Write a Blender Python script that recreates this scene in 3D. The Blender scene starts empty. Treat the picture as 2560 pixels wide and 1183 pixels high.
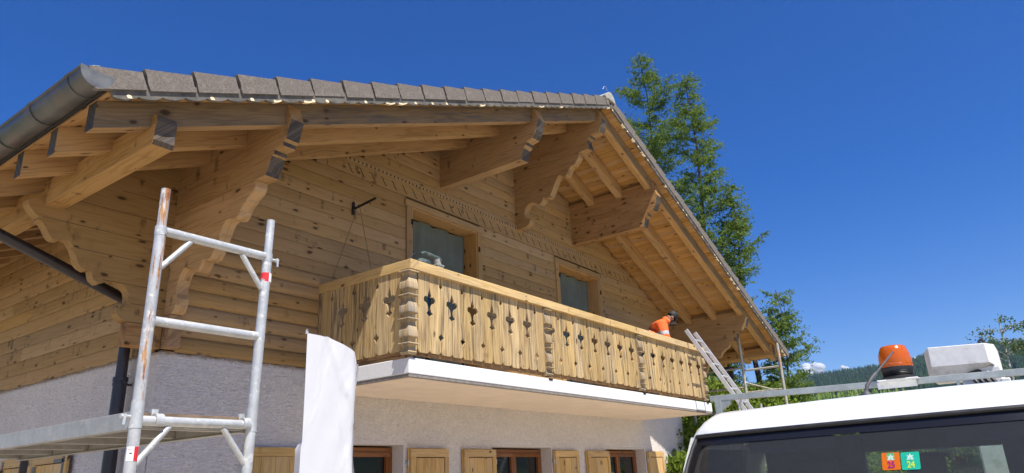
import bpy, math, random
import numpy as np
from mathutils import Vector, Matrix, geometry
random.seed(7); rs=np.random.RandomState(11)
S=bpy.context.scene; COL=S.collection
# ------------------------------------------------------------------ camera
CAM=Vector((-3.5596,-6.8362,1.6))
cd=bpy.data.cameras.new('camera'); cam=bpy.data.objects.new('camera',cd); COL.objects.link(cam)
R=Vector((0.5943081901863709,-0.803080075033333,-0.04312966684147104))
U=Vector((-0.2375187521334284,-0.2265028185544982,0.9446064342210713))
cam.matrix_world=Matrix(((R.x,U.x,-0.7683635971741369,CAM.x),(R.y,U.y,-0.5511432357122095,CAM.y),(R.z,U.z,-0.3253590574523732,CAM.z),(0,0,0,1)))
cd.sensor_width=36; cd.lens=36*1782.826/2560; cd.clip_start=0.05; cd.clip_end=30000
S.camera=cam
# ------------------------------------------------------------------ sky and sun
SUND=Vector((0.40,1.0,-1.87)).normalized()
W=bpy.data.worlds.new('World'); S.world=W; W.use_nodes=True
nt=W.node_tree; nt.nodes.clear()
sky=nt.nodes.new('ShaderNodeTexSky'); sky.sky_type='NISHITA'; sky.sun_disc=False
sky.sun_elevation=math.radians(60.1); sky.sun_rotation=math.radians(201.8)
sky.altitude=1400; sky.air_density=1.0; sky.dust_density=0.15; sky.ozone_density=3.0
hs=nt.nodes.new('ShaderNodeHueSaturation'); hs.inputs['Hue'].default_value=0.517; hs.inputs['Saturation'].default_value=1.45; hs.inputs['Value'].default_value=1.0
bg=nt.nodes.new('ShaderNodeBackground'); bg.inputs['Strength'].default_value=0.092
wo=nt.nodes.new('ShaderNodeOutputWorld')
nt.links.new(sky.outputs[0],hs.inputs['Color']); nt.links.new(hs.outputs[0],bg.inputs[0]); nt.links.new(bg.outputs[0],wo.inputs[0])
sl=bpy.data.lights.new('sun','SUN'); sl.energy=5.0; sl.angle=math.radians(0.53); sl.color=(1.0,0.945,0.86)
so=bpy.data.objects.new('sun',sl); COL.objects.link(so); so.rotation_euler=SUND.to_track_quat('-Z','Y').to_euler()
so.location=(0,-30,40)
S.view_settings.view_transform='Standard'; S.view_settings.look='None'; S.view_settings.exposure=0.70; S.view_settings.gamma=1
S.render.engine='CYCLES'
S.cycles.max_bounces=8; S.cycles.diffuse_bounces=5; S.cycles.transparent_max_bounces=16
# ------------------------------------------------------------------ helpers
ORG={}
def tag(o,label=None,cat=None,group=None,kind=None):
    if label: o['label']=label
    if cat: o['category']=cat
    if group: o['group']=group
    if kind: o['kind']=kind
    return o
def thing(name,label,cat,loc=(0,0,0),group=None,parent=None):
    o=bpy.data.objects.new(name,None); COL.objects.link(o); o.empty_display_size=.2
    o.location=loc; ORG[o.name]=Vector(loc)
    return tag(o,label,cat,group)
def newell(p):
    n=Vector((0,0,0))
    for i in range(len(p)):
        a=p[i]; b=p[(i+1)%len(p)]
        n+=Vector(((a[1]-b[1])*(a[2]+b[2]),(a[2]-b[2])*(a[0]+b[0]),(a[0]-b[0])*(a[1]+b[1])))
    return n.normalized() if n.length>1e-12 else Vector((0,0,1))
class MB:
    def __init__(s): s.V=[];s.F=[];s.UV=[];s.RN=[];s.SM=[];s.MI=[]
    def add(s,vs,fs,grain=(1,0,0),mi=0,smooth=False,rnd=None):
        g=Vector(grain).normalized(); b=len(s.V); vs=[Vector(v) for v in vs]; s.V+=vs
        r=rnd or (random.random(),random.random())
        for f in fs:
            P=[vs[i] for i in f]; n=newell(P)
            if abs(n.dot(g))>.9:
                a=g.orthogonal().normalized(); c=g.cross(a); k=.25
            else:
                a=g; c=n.cross(g).normalized(); k=1
                if abs(n.z)>.7: c=c if c.x+c.y>0 else -c
            for v in P: s.UV.append((v.dot(a)*k+r[0]*53,v.dot(c)+r[1]*37)); s.RN.append(r)
            s.F.append([i+b for i in f]); s.SM.append(smooth); s.MI.append(mi)
    def box(s,a,c,grain=None,**k):
        a,c=[min(x,y) for x,y in zip(a,c)],[max(x,y) for x,y in zip(a,c)]
        d=[c[i]-a[i] for i in range(3)]
        if grain is None: grain=[1 if i==d.index(max(d)) else 0 for i in range(3)]
        v=[(x,y,z) for z in (a[2],c[2]) for y in (a[1],c[1]) for x in (a[0],c[0])]
        s.add(v,[(0,2,3,1),(4,5,7,6),(0,1,5,4),(2,6,7,3),(0,4,6,2),(1,3,7,5)],grain,**k)
    def beam(s,p,q,w,h,up=(0,0,1),**k):
        p,q=Vector(p),Vector(q); d=(q-p).normalized(); sd=d.cross(Vector(up)).normalized(); u=sd.cross(d)
        v=[o+sd*(w/2*i)+u*(h/2*j) for o in(p,q) for j in(-1,1) for i in(-1,1)]
        s.add(v,[(0,1,3,2),(4,6,7,5),(0,4,5,1),(2,3,7,6),(0,2,6,4),(1,5,7,3)],k.pop('grain',d),**k)
    def prism(s,poly,fn,lo,hi,grain,**k):
        """poly: 2D outline, fn(a,b,t)->3D, extruded t lo..hi"""
        A=[Vector(fn(a,b,lo)) for a,b in poly]; B=[Vector(fn(a,b,hi)) for a,b in poly]; n=len(poly)
        tris=geometry.tessellate_polygon([[Vector((a,b,0)) for a,b in poly]])
        area=sum(poly[i][0]*poly[(i+1)%n][1]-poly[(i+1)%n][0]*poly[i][1] for i in range(n))
        t3=[]
        for t in tris:
            p=[poly[i] for i in t]; ar=(p[1][0]-p[0][0])*(p[2][1]-p[0][1])-(p[2][0]-p[0][0])*(p[1][1]-p[0][1])
            t=tuple(t)
            if ar*area<0: t=t[::-1]
            t3.append(t)
        # orientation test
        nrm=newell(A); ext=B[0]-A[0]; flip=nrm.dot(ext)>0
        f=[]
        for t in t3:
            f.append(t[::-1] if flip else t); tt=tuple(i+n for i in t); f.append(tt if flip else tt[::-1])
        for i in range(n):
            j=(i+1)%n; q=(i,j,j+n,i+n); f.append(q if flip else q[::-1])
        s.add(A+B,f,grain,**k)
    def tube(s,path,r,n=12,caps=True,grain=None,smooth=True,**k):
        P=[Vector(p) for p in path]; m=len(P); rr=r if isinstance(r,(list,tuple)) else [r]*m
        T=[(P[min(i+1,m-1)]-P[max(i-1,0)]).normalized() for i in range(m)]
        a=T[0].orthogonal().normalized(); vs=[]
        for i in range(m):
            a=(a-T[i]*a.dot(T[i])).normalized(); b=T[i].cross(a)
            for j in range(n):
                t=2*math.pi*j/n; vs.append(P[i]+a*(rr[i]*math.cos(t))+b*(rr[i]*math.sin(t)))
        f=[(i*n+j,i*n+(j+1)%n,(i+1)*n+(j+1)%n,(i+1)*n+j) for i in range(m-1) for j in range(n)]
        if caps: f+=[tuple(range(n))[::-1],tuple((m-1)*n+j for j in range(n))]
        s.add(vs,f,grain or T[0],smooth=smooth,**k)
    def lathe(s,prof,c,ax=(0,0,1),n=32,**k):
        ax=Vector(ax).normalized(); a=ax.orthogonal().normalized(); b=ax.cross(a); c=Vector(c); vs=[]
        for r,h in prof:
            for j in range(n):
                t=2*math.pi*j/n; vs.append(c+ax*h+a*(r*math.cos(t))+b*(r*math.sin(t)))
        m=len(prof)
        f=[(i*n+j,i*n+(j+1)%n,(i+1)*n+(j+1)%n,(i+1)*n+j) for i in range(m-1) for j in range(n)]
        f+=[tuple(range(n))[::-1],tuple((m-1)*n+j for j in range(n))]
        s.add(vs,f,ax,smooth=True,**k)
    def grid(s,rows,**k):
        """rows: list of lists of points"""
        n=len(rows[0]); vs=[p for r in rows for p in r]
        f=[(i*n+j,i*n+j+1,(i+1)*n+j+1,(i+1)*n+j) for i in range(len(rows)-1) for j in range(n-1)]
        s.add(vs,f,**k)
    def build(s,name,mats,parent=None,bevel=0,angle=35,weld=False):
        me=bpy.data.meshes.new(name)
        org=ORG.get(parent.name,Vector((0,0,0))) if parent else Vector((0,0,0))
        me.from_pydata([v-org for v in s.V],[],s.F)
        me.uv_layers.new(name='UVMap'); me.uv_layers.new(name='rnd')
        me.uv_layers['UVMap'].data.foreach_set('uv',np.array(s.UV,dtype='f').ravel())
        me.uv_layers['rnd'].data.foreach_set('uv',np.array(s.RN,dtype='f').ravel())
        me.polygons.foreach_set('material_index',s.MI)
        me.polygons.foreach_set('use_smooth',s.SM)
        if not isinstance(mats,(list,tuple)): mats=[mats]
        for m in mats: me.materials.append(m)
        if any(s.SM): me.set_sharp_from_angle(angle=math.radians(angle))
        me.update()
        o=bpy.data.objects.new(name,me); COL.objects.link(o)
        if parent: o.parent=parent; ORG[o.name]=org
        if bevel:
            b=o.modifiers.new('bevel','BEVEL'); b.width=bevel; b.segments=2; b.limit_method='ANGLE'; b.angle_limit=math.radians(40)
        return o
# ------------------------------------------------------------------ materials
class NT:
    def __init__(s,name):
        s.m=bpy.data.materials.new(name); s.m.use_nodes=True; s.t=s.m.node_tree; s.t.nodes.clear()
        s.out=s.t.nodes.new('ShaderNodeOutputMaterial'); s.p=s.t.nodes.new('ShaderNodeBsdfPrincipled')
        s.t.links.new(s.p.outputs[0],s.out.inputs[0])
    def n(s,ty,**k):
        o=s.t.nodes.new('ShaderNode'+ty)
        for a,b in k.items(): setattr(o,a,b)
        return o
    def l(s,a,b): s.t.links.new(a,b)
    def setv(s,sock,v):
        if hasattr(v,'is_linked') or hasattr(v,'links'): s.l(v,sock)
        else: sock.default_value=v
    def math(s,op,a,b=0,c=None):
        o=s.n('Math',operation=op); s.setv(o.inputs[0],a); s.setv(o.inputs[1],b)
        if c is not None: s.setv(o.inputs[2],c)
        return o.outputs[0]
    def comb(s,x,y,z=0):
        o=s.n('CombineXYZ'); [s.setv(o.inputs[i],v) for i,v in enumerate((x,y,z))]; return o.outputs[0]
    def noise(s,vec,scale=1,detail=3,rough=.5,dist=0):
        o=s.n('TexNoise'); s.l(vec,o.inputs['Vector']); o.inputs['Scale'].default_value=scale; o.inputs['Detail'].default_value=detail
        o.inputs['Roughness'].default_value=rough; o.inputs['Distortion'].default_value=dist; return o.outputs['Fac']
    def ramp(s,f,a,b,lo=0,hi=1):
        o=s.n('MapRange',interpolation_type='SMOOTHSTEP'); s.setv(o.inputs[0],f)
        for i,v in zip((1,2,3,4),(a,b,lo,hi)): o.inputs[i].default_value=v
        return o.outputs[0]
    def mix(s,f,a,b,mode='MIX'):
        o=s.n('Mix',data_type='RGBA',blend_type=mode); s.setv(o.inputs[0],f)
        for sk,v in ((o.inputs[6],a),(o.inputs[7],b)):
            if isinstance(v,tuple): sk.default_value=(*v,1) if len(v)==3 else v
            else: s.l(v,sk)
        return o.outputs[2]
    def bump(s,h,strength=.3,dist=.01):
        o=s.n('Bump'); o.inputs['Strength'].default_value=strength; o.inputs['Distance'].default_value=dist
        s.l(h,o.inputs['Height']); s.l(o.outputs[0],s.p.inputs['Normal']); return o
    def obj(s): return s.n('TexCoord').outputs['Object']
def wood(name,light,dark,knot=.55,stain=0.0,gray=0.0,grayc=(.22,.20,.175),contrast=1.0,endc=None,wear=None):
    N=NT(name); uv=N.n('UVMap',uv_map='UVMap').outputs[0]; rn=N.n('UVMap',uv_map='rnd').outputs[0]
    a=N.n('SeparateXYZ'); N.l(uv,a.inputs[0]); u,v=a.outputs[0],a.outputs[1]
    b=N.n('SeparateXYZ'); N.l(rn,b.inputs[0]); r0,r1=b.outputs[0],b.outputs[1]
    wob=N.noise(N.comb(N.math('MULTIPLY',u,1.6),N.math('MULTIPLY',v,5),0),1,2)
    v2=N.math('ADD',v,N.math('MULTIPLY',wob,.10))
    ring=N.noise(N.comb(N.math('MULTIPLY',u,.55),N.math('MULTIPLY',v2,9),0),1,2)
    ring=N.math('SINE',N.math('MULTIPLY',ring,46)); ring=N.ramp(ring,.0,1.0)
    fine=N.noise(N.comb(N.math('MULTIPLY',u,3.0),N.math('MULTIPLY',v,120),0),1,4,.6)
    big=N.noise(N.comb(N.math('MULTIPLY',u,1.1),N.math('MULTIPLY',v,4),0),1,3,.6)
    f=N.math('MULTIPLY_ADD',ring,.40*contrast,N.math('MULTIPLY',N.ramp(fine,.38,.68),.38*contrast))
    f=N.math('ADD',f,N.math('MULTIPLY',N.ramp(big,.35,.7),.30*contrast))
    c=N.mix(f,light,dark)
    # knots
    if knot>0:
        vo=N.n('TexVoronoi',voronoi_dimensions='2D'); N.l(N.comb(N.math('MULTIPLY',u,3.6),N.math('MULTIPLY',v2,8.0),0),vo.inputs['Vector']); vo.inputs['Scale'].default_value=1
        sc=N.n('SeparateColor'); N.l(vo.outputs['Color'],sc.inputs[0])
        d=N.math('ADD',vo.outputs['Distance'],N.math('MULTIPLY',N.math('SUBTRACT',fine,.5),.12))
        kr=N.math('MULTIPLY_ADD',sc.outputs[1],.13,.035); d=N.math('MULTIPLY',N.math('DIVIDE',d,kr),.13)
        halo=N.math('MULTIPLY',N.ramp(d,.36,.08),N.math('GREATER_THAN',sc.outputs[0],1-knot*.62))
        k=N.math('MULTIPLY',N.ramp(d,.17,.08),N.math('GREATER_THAN',sc.outputs[0],1-knot*.62))
        c=N.mix(N.math('MULTIPLY',halo,.35),c,dark); c=N.mix(N.math('MULTIPLY',k,.85),c,(.045,.022,.010))
        v3=N.n('TexVoronoi',voronoi_dimensions='2D'); N.l(N.comb(N.math('MULTIPLY',u,9.0),N.math('MULTIPLY',v2,4.6),0),v3.inputs['Vector']); v3.inputs['Scale'].default_value=1
        s3=N.n('SeparateColor'); N.l(v3.outputs['Color'],s3.inputs[0]); d3=N.math('ADD',v3.outputs['Distance'],N.math('MULTIPLY',N.math('SUBTRACT',big,.5),.9))
        lo=N.ramp(N.noise(N.comb(N.math('MULTIPLY',u,.8),N.math('MULTIPLY',v,1.1),7),1,2),.46,.60); r3=N.math('MULTIPLY_ADD',s3.outputs[1],.9,.45); d3=N.math('DIVIDE',d3,r3)
        k3=N.math('MULTIPLY',N.math('MULTIPLY',N.ramp(d3,.40,.02),N.math('GREATER_THAN',s3.outputs[0],1-.24*stain-.02)),lo); k3=N.math('MULTIPLY',k3,N.ramp(fine,.25,.6)); c=N.mix(N.math('MULTIPLY',k3,.85),c,(.055,.030,.016))
    if stain>0:
        st=N.noise(N.comb(N.math('MULTIPLY',u,5.0),N.math('MULTIPLY',v,3.2),0),1,4,.65)
        m=N.ramp(st,.66-.10*stain,.80-.08*stain); c=N.mix(N.math('MULTIPLY',m,.8),c,(.06,.032,.017))
    if gray>0:
        gn=N.noise(N.comb(N.math('MULTIPLY',u,1.5),N.math('MULTIPLY',v,26),0),1,5,.7)
        gp=N.noise(N.comb(N.math('MULTIPLY',u,.9),N.math('MULTIPLY',v,2.5),3.3),1,2,.5)
        m=N.math('MULTIPLY',N.ramp(gn,.46,.62),N.ramp(gp,.34,.60)); c=N.mix(N.math('MINIMUM',N.math('MULTIPLY',m,gray),.95),c,grayc)
    tint=N.math('MULTIPLY_ADD',r1,.28,.86); cc=N.n('HueSaturation'); N.l(c,cc.inputs['Color']); N.l(tint,cc.inputs['Value'])
    N.l(N.math('MULTIPLY_ADD',r0,.16,.92),cc.inputs['Saturation']); c=cc.outputs[0]
    N.l(c,N.p.inputs['Base Color']); N.p.inputs['Roughness'].default_value=.72; N.p.inputs['Specular IOR Level'].default_value=.25
    N.bump(N.math('ADD',fine,N.math('MULTIPLY',ring,.5)),.25,.003)
    return N.m
M={}
M['wall']=wood('sanded wall wood',(.40,.255,.112),(.245,.140,.054),knot=.42,stain=.55,contrast=.6)
M['side']=wood('sanded side wall wood',(.38,.24,.105),(.235,.135,.05),knot=.5,stain=.85,contrast=.65)
M['beam']=wood('sanded beam wood',(.45,.28,.122),(.28,.158,.06),knot=.18,stain=.5)
M['beamdark']=wood('half sanded beam wood',(.40,.23,.10),(.20,.105,.045),knot=.35,stain=.9)
M['soffit']=wood('soffit boards',(.49,.28,.10),(.32,.165,.052),knot=.5,stain=.1)
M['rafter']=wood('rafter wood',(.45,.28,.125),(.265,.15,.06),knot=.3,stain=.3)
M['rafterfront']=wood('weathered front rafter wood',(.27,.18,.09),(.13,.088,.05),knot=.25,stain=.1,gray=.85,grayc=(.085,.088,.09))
M['end']=wood('weathered beam end grain',(.15,.115,.08),(.055,.045,.037),knot=0,stain=.4,gray=.5,grayc=(.06,.06,.065),contrast=1.4)
M['tail']=wood('dark weathered rafter tail',(.085,.07,.055),(.03,.027,.025),knot=0)
M['rail']=wood('sanded balcony boards',(.57,.415,.20),(.33,.215,.095),knot=.12,stain=0,gray=.95,grayc=(.125,.10,.072),contrast=1.3)
M['cap']=wood('sanded handrail wood',(.64,.455,.215),(.44,.29,.12),knot=.3,stain=.05,gray=.35)
M['postw']=wood('carved balcony post wood',(.48,.36,.20),(.24,.17,.095),knot=0,stain=.1,gray=.9)
M['shutter']=wood('sanded shutter wood',(.62,.41,.17),(.42,.25,.09),knot=.2,stain=.25)
M['windowwood']=wood('brown varnished window wood',(.25,.10,.035),(.15,.055,.02),knot=.05)
M['groove']=wood('groove shade and old stain',(.06,.035,.02),(.03,.018,.012),knot=0)  # near-black: painted-in groove shade together with leftover stain
def plain(name,col,rough=.5,metal=0,var=.0,scale=8,bump=0,spec=.5,dirt=None,dirtamt=.5,dscale=6):
    N=NT(name); o=N.obj(); c=col
    if var>0:
        n=N.noise(o,scale,4,.6); c=N.mix(N.ramp(n,.3,.7),tuple(x*(1-var) for x in col),tuple(min(1,x*(1+var)) for x in col))
        if dirt: c=N.mix(N.math('MULTIPLY',N.ramp(N.noise(o,dscale,6,.7),.50,.66),dirtamt),c,dirt)
        N.l(c,N.p.inputs['Base Color']); N.l(N.ramp(n,.2,.8,max(0,rough-.12),min(1,rough+.12)),N.p.inputs['Roughness'])
        if bump: N.bump(n,bump,.005)
    else:
        N.p.inputs['Base Color'].default_value=(*col,1); N.p.inputs['Roughness'].default_value=rough
    N.p.inputs['Metallic'].default_value=metal; N.p.inputs['Specular IOR Level'].default_value=spec
    return N.m
def plaster():
    N=NT('rough cast plaster'); o=N.obj()
    a=N.noise(o,17,6,.70,1.4); s=N.n('Mapping'); N.l(o,s.inputs[0]); s.inputs['Rotation'].default_value=(.0,.6,.3); s.inputs['Scale'].default_value=(30,30,85)
    b=N.noise(s.outputs[0],1,3,.6,.8); big=N.noise(o,1.2,3)
    c=N.mix(N.ramp(a,.36,.62),(.74,.68,.63),(.86,.80,.74)); c=N.mix(N.math('MULTIPLY',N.ramp(big,.4,.7),.25),c,(.58,.53,.49))
    pits=N.ramp(b,.33,.26); c=N.mix(N.math('MULTIPLY',pits,.4),c,(.20,.18,.17))
    g=N.n('NewGeometry').outputs['Position']; sz=N.n('SeparateXYZ'); N.l(g,sz.inputs[0])
    m2=N.n('Mapping'); N.l(o,m2.inputs[0]); m2.inputs['Rotation'].default_value=(.0,-.7,.4); m2.inputs['Scale'].default_value=(11,11,52); sc=N.noise(m2.outputs[0],1,3,.6,1.6)
    c=N.mix(N.math('MULTIPLY',N.ramp(sc,.40,.30),.45),c,(.24,.22,.21))
    zz=N.math('ADD',sz.outputs[2],N.math('MULTIPLY',a,.10)); c=N.mix(N.math('MULTIPLY',N.ramp(zz,2.955,3.005),.85),c,(.24,.155,.075))
    N.l(c,N.p.inputs['Base Color']); N.p.inputs['Roughness'].default_value=.93; N.p.inputs['Specular IOR Level'].default_value=.2
    N.bump(N.math('ADD',N.math('ADD',a,N.math('MULTIPLY',b,.5)),sc),.85,.034); return N.m
M['plaster']=plaster()
M['smoothplaster']=plain('smooth painted plaster',(.58,.53,.49),.9,var=.05,scale=14,bump=.2,spec=.2)
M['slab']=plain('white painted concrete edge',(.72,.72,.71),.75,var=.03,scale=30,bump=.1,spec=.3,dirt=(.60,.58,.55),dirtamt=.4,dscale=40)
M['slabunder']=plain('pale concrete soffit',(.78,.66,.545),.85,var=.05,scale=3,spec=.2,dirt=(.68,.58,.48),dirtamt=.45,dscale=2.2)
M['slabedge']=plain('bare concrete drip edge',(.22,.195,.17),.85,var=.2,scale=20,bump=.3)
M['tile']=plain('weathered concrete roof tile',(.165,.142,.122),.9,var=.22,scale=55,bump=.8,spec=.2,dirt=(.30,.27,.235),dirtamt=.35,dscale=12)
M['tiletop']=plain('lichened top of roof tile',(.30,.275,.25),.9,var=.35,scale=60,bump=.8,spec=.2)
M['darkback']=plain('near black backing behind gaps',(.022,.018,.015),.95,var=.5,scale=90,bump=1)  # near-black backing that shows through gaps in tiles and boards
M['ridge']=plain('lichened ridge tile',(.36,.35,.31),.9,var=.4,scale=70,bump=1,dirt=(.12,.12,.10),dscale=50)
M['fascia']=plain('grey weathered fascia board',(.115,.105,.088),.8,var=.35,scale=9,dirt=(.20,.17,.13),dscale=5)
M['chip']=plain('freshly sanded edge',(.80,.66,.42),.8,var=.15,scale=30)
M['zinc']=plain('weathered zinc gutter',(.075,.074,.068),.42,.2,var=.35,scale=3.5,dirt=(.16,.09,.06),dirtamt=.35,dscale=4)
M['zinccap']=plain('pale zinc end cap',(.13,.135,.135),.5,.3,var=.15,scale=9)
M['pipe']=plain('dark brown painted downpipe',(.030,.024,.026),.38,.1,var=.2,scale=5)
def galv(name,base=(.52,.53,.52),rust=0,white=.5,metal=.55):
    N=NT(name); o=N.obj()
    n=N.noise(o,9,6,.7); c=N.mix(N.ramp(n,.3,.75),tuple(x*.72 for x in base),base)
    w=N.math('MULTIPLY',N.ramp(N.noise(o,22,6,.75),.54,.66),white); c=N.mix(w,c,(.74,.72,.66))
    if rust:
        m=N.n('Mapping'); N.l(o,m.inputs[0]); m.inputs['Scale'].default_value=(12,12,1.3); m.inputs['Location'].default_value=(3.3,1,0)
        r=N.noise(m.outputs[0],1.1,6,.7); rm=N.ramp(r,.60-.12*rust,.66-.12*rust); c=N.mix(rm,c,N.mix(N.ramp(n,.4,.6),(.24,.085,.035),(.42,.22,.08)))
        N.l(N.math('MULTIPLY',N.math('SUBTRACT',1,rm),metal),N.p.inputs['Metallic'])
    else: N.p.inputs['Metallic'].default_value=metal
    N.l(c,N.p.inputs['Base Color']); N.l(N.math('MULTIPLY_ADD',w,.35,.42),N.p.inputs['Roughness']); N.bump(n,.15,.003); return N.m
M['galv']=galv('paint spattered galvanised tube',(.60,.61,.59),0,.8,.35)
M['galvrust']=galv('rusty paint spattered scaffold post',(.58,.58,.56),.5,.8,.35)
M['alu']=galv('scuffed aluminium beam',(.40,.385,.35),0,.22,.2)
M['ply']=plain('dirty deck underside',(.17,.115,.07),.8,var=.4,scale=5)
M['red']=plain('red sticker band',(.62,.025,.03),.5); M['white']=plain('white sticker',(.78,.77,.76),.6,var=.06,scale=60)
M['black']=plain('black plastic',(.012,.012,.013),.45,var=.2,scale=20)
M['rubber']=plain('black rubber seal',(.02,.02,.021),.5,var=.3,scale=15)
M['iron']=plain('blackened iron',(.03,.022,.018),.7,.4,var=.3,scale=20)
M['rope']=plain('thin brown rope',(.20,.13,.06),.9)
M['greenmetal']=galv('green tinted scaffold tube',(.46,.45,.37),.22,.7,.15)
def glassdark(name,col=(.008,.010,.012),rough=.04):
    N=NT(name); N.p.inputs['Base Color'].default_value=(*col,1); N.p.inputs['Roughness'].default_value=rough; N.p.inputs['Specular IOR Level'].default_value=.7; return N.m
M['pane']=glassdark('dark window pane')
def clearglass(name,tint,fac):
    N=NT(name); t=N.n('BsdfTransparent'); t.inputs[0].default_value=(*tint,1); g=N.n('BsdfGlossy'); g.inputs['Roughness'].default_value=.015
    fr=N.n('Fresnel'); fr.inputs[0].default_value=1.5; mx=N.n('MixShader'); N.l(fr.outputs[0],mx.inputs[0]); N.l(t.outputs[0],mx.inputs[1]); N.l(g.outputs[0],mx.inputs[2])
    o=N.obj(); d=N.n('BsdfDiffuse'); d.inputs[0].default_value=(.5,.5,.48,1)
    sp=N.ramp(N.noise(o,120,2,.5),.76,.80); hz=N.math('ADD',N.math('MULTIPLY',sp,.5),fac); m2=N.n('MixShader'); N.l(hz,m2.inputs[0]); N.l(mx.outputs[0],m2.inputs[1]); N.l(d.outputs[0],m2.inputs[2])
    N.l(m2.outputs[0],N.out.inputs[0]); return N.m
M['screen']=clearglass('dusty windscreen glass',(.66,.74,.70),.045)
M['rearglass']=clearglass('rear window glass',(.80,.86,.82),.01)
M['paint']=plain('white vehicle paint',(.72,.735,.735),.22,var=.015,scale=3,spec=.6)
M['paint2']=plain('chalky white crane paint',(.80,.79,.75),.55,var=.06,scale=18,bump=.3,dirt=(.35,.33,.29),dirtamt=.35,dscale=7)
M['interior']=plain('dark grey cab interior',(.085,.095,.10),.8,var=.2,scale=6)
M['curtain']=plain('blue grey hanging cloth',(.135,.15,.12),.85,var=.1,scale=3,spec=.1)
def cloth():
    N=NT('white wrapping sheet'); o=N.obj(); N.p.inputs['Base Color'].default_value=(.60,.60,.61,1); N.p.inputs['Roughness'].default_value=.75; N.p.inputs['Specular IOR Level'].default_value=.2
    m=N.n('Mapping'); N.l(o,m.inputs[0]); m.inputs['Scale'].default_value=(3,3,1.2); m.inputs['Rotation'].default_value=(0,.5,0)
    N.bump(N.noise(m.outputs[0],1.6,3,.5,1.2),.30,.03); return N.m
M['sheet']=cloth()
def amber():
    N=NT('amber beacon lens'); N.p.inputs['Base Color'].default_value=(.75,.15,.008,1); N.p.inputs['Roughness'].default_value=.18
    N.p.inputs['Transmission Weight'].default_value=.45; N.p.inputs['Subsurface Weight'].default_value=.4; N.p.inputs['Subsurface Radius'].default_value=(.05,.02,.01); return N.m
M['amber']=amber()
def leaf(name,c1,c2,trans=.35):
    N=NT(name); rn=N.n('UVMap',uv_map='rnd').outputs[0]; s=N.n('SeparateXYZ'); N.l(rn,s.inputs[0])
    c=N.mix(s.outputs[0],c1,c2); d=N.n('BsdfDiffuse'); t=N.n('BsdfTranslucent'); N.l(c,d.inputs[0]); N.l(c,t.inputs[0])
    m=N.n('MixShader'); m.inputs[0].default_value=trans; N.l(d.outputs[0],m.inputs[1]); N.l(t.outputs[0],m.inputs[2]); N.l(m.outputs[0],N.out.inputs[0]); return N.m
M['larch']=leaf('larch needles',(.085,.145,.028),(.23,.31,.07),.42)
M['bush']=leaf('bright green leaves',(.09,.15,.022),(.26,.33,.055))
M['birch']=leaf('birch leaves',(.06,.10,.03),(.17,.22,.07))
M['conifer']=leaf('dark conifer needles',(.012,.030,.018),(.034,.062,.032),.12)
M['bark']=plain('rough bark',(.085,.065,.05),.95,var=.4,scale=14,bump=.8)
M['birchbark']=plain('pale birch bark',(.42,.40,.36),.85,var=.3,scale=7,dirt=(.05,.05,.05),dscale=4)
# ================================================================== GROUND AND HILLS
def groundmat():
    N=NT('asphalt yard and meadow'); g=N.n('NewGeometry').outputs['Position']
    a=N.noise(g,2.2,5,.65); b=N.noise(g,70,2,.5); c=N.mix(a,(.37,.315,.24),(.50,.435,.34)); c=N.mix(N.math('MULTIPLY',N.ramp(b,.55,.7),.4),c,(.55,.49,.39))
    s=N.n('SeparateXYZ'); N.l(g,s.inputs[0]); far=N.math('MAXIMUM',N.ramp(N.math('ADD',s.outputs[0],N.math('MULTIPLY',a,4)),18,20),N.ramp(s.outputs[1],12,14))
    gr=N.mix(N.noise(g,.35,5,.6),(.05,.10,.02),(.12,.18,.045)); c=N.mix(far,c,gr); N.l(c,N.p.inputs['Base Color']); N.p.inputs['Roughness'].default_value=.95; N.bump(N.math('ADD',b,a),.4,.02); return N.m
M['ground']=groundmat()
b=MB(); b.grid([[( -7000,-7000,0),(7000,-7000,0)],[(-7000,7000,0),(7000,7000,0)]]); tag(b.build('ground',M['ground']),kind='structure')
def hillh(r,az):
    tn=.0935+.012*min(1,max(0,(.25-az)/.15))+.004*math.sin(az*9+1)+.002*math.sin(az*31)
    t=min(1,max(0,(r-420)/(2500-420))); h=2500*tn*(t*t*(3-2*t))**.9
    h+= 34*math.exp(-((r-820)/230)**2)*(.5+.5*math.tanh((az-.08)*9)) + 9*math.sin(az*23+r*.004)*t*(1-t)*2+7*math.sin(az*61+r*.011)*t*(1-t)
    if r>2500: h=2500*tn*max(.2,1-((r-2500)/1500)**2*.8)
    return h
def hillmat():
    N=NT('forested hillside ground'); g=N.n('NewGeometry').outputs['Position']; c=N.mix(N.ramp(N.noise(g,.012,4,.6),.45,.6),(.014,.032,.016),(.05,.085,.03)); N.l(c,N.p.inputs['Base Color']); N.p.inputs['Roughness'].default_value=1; return N.m
b=MB(); rowsv=[]
for i in range(60):
    r=400+ i*(3400/59); rowsv.append([(CAM.x+r*math.cos(a),CAM.y+r*math.sin(a),hillh(r,a)-1) for a in [(-.9+1.9*j/100) for j in range(101)]])
b.grid(rowsv,smooth=True); tag(b.build('hills',hillmat(),angle=180),kind='structure')
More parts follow.
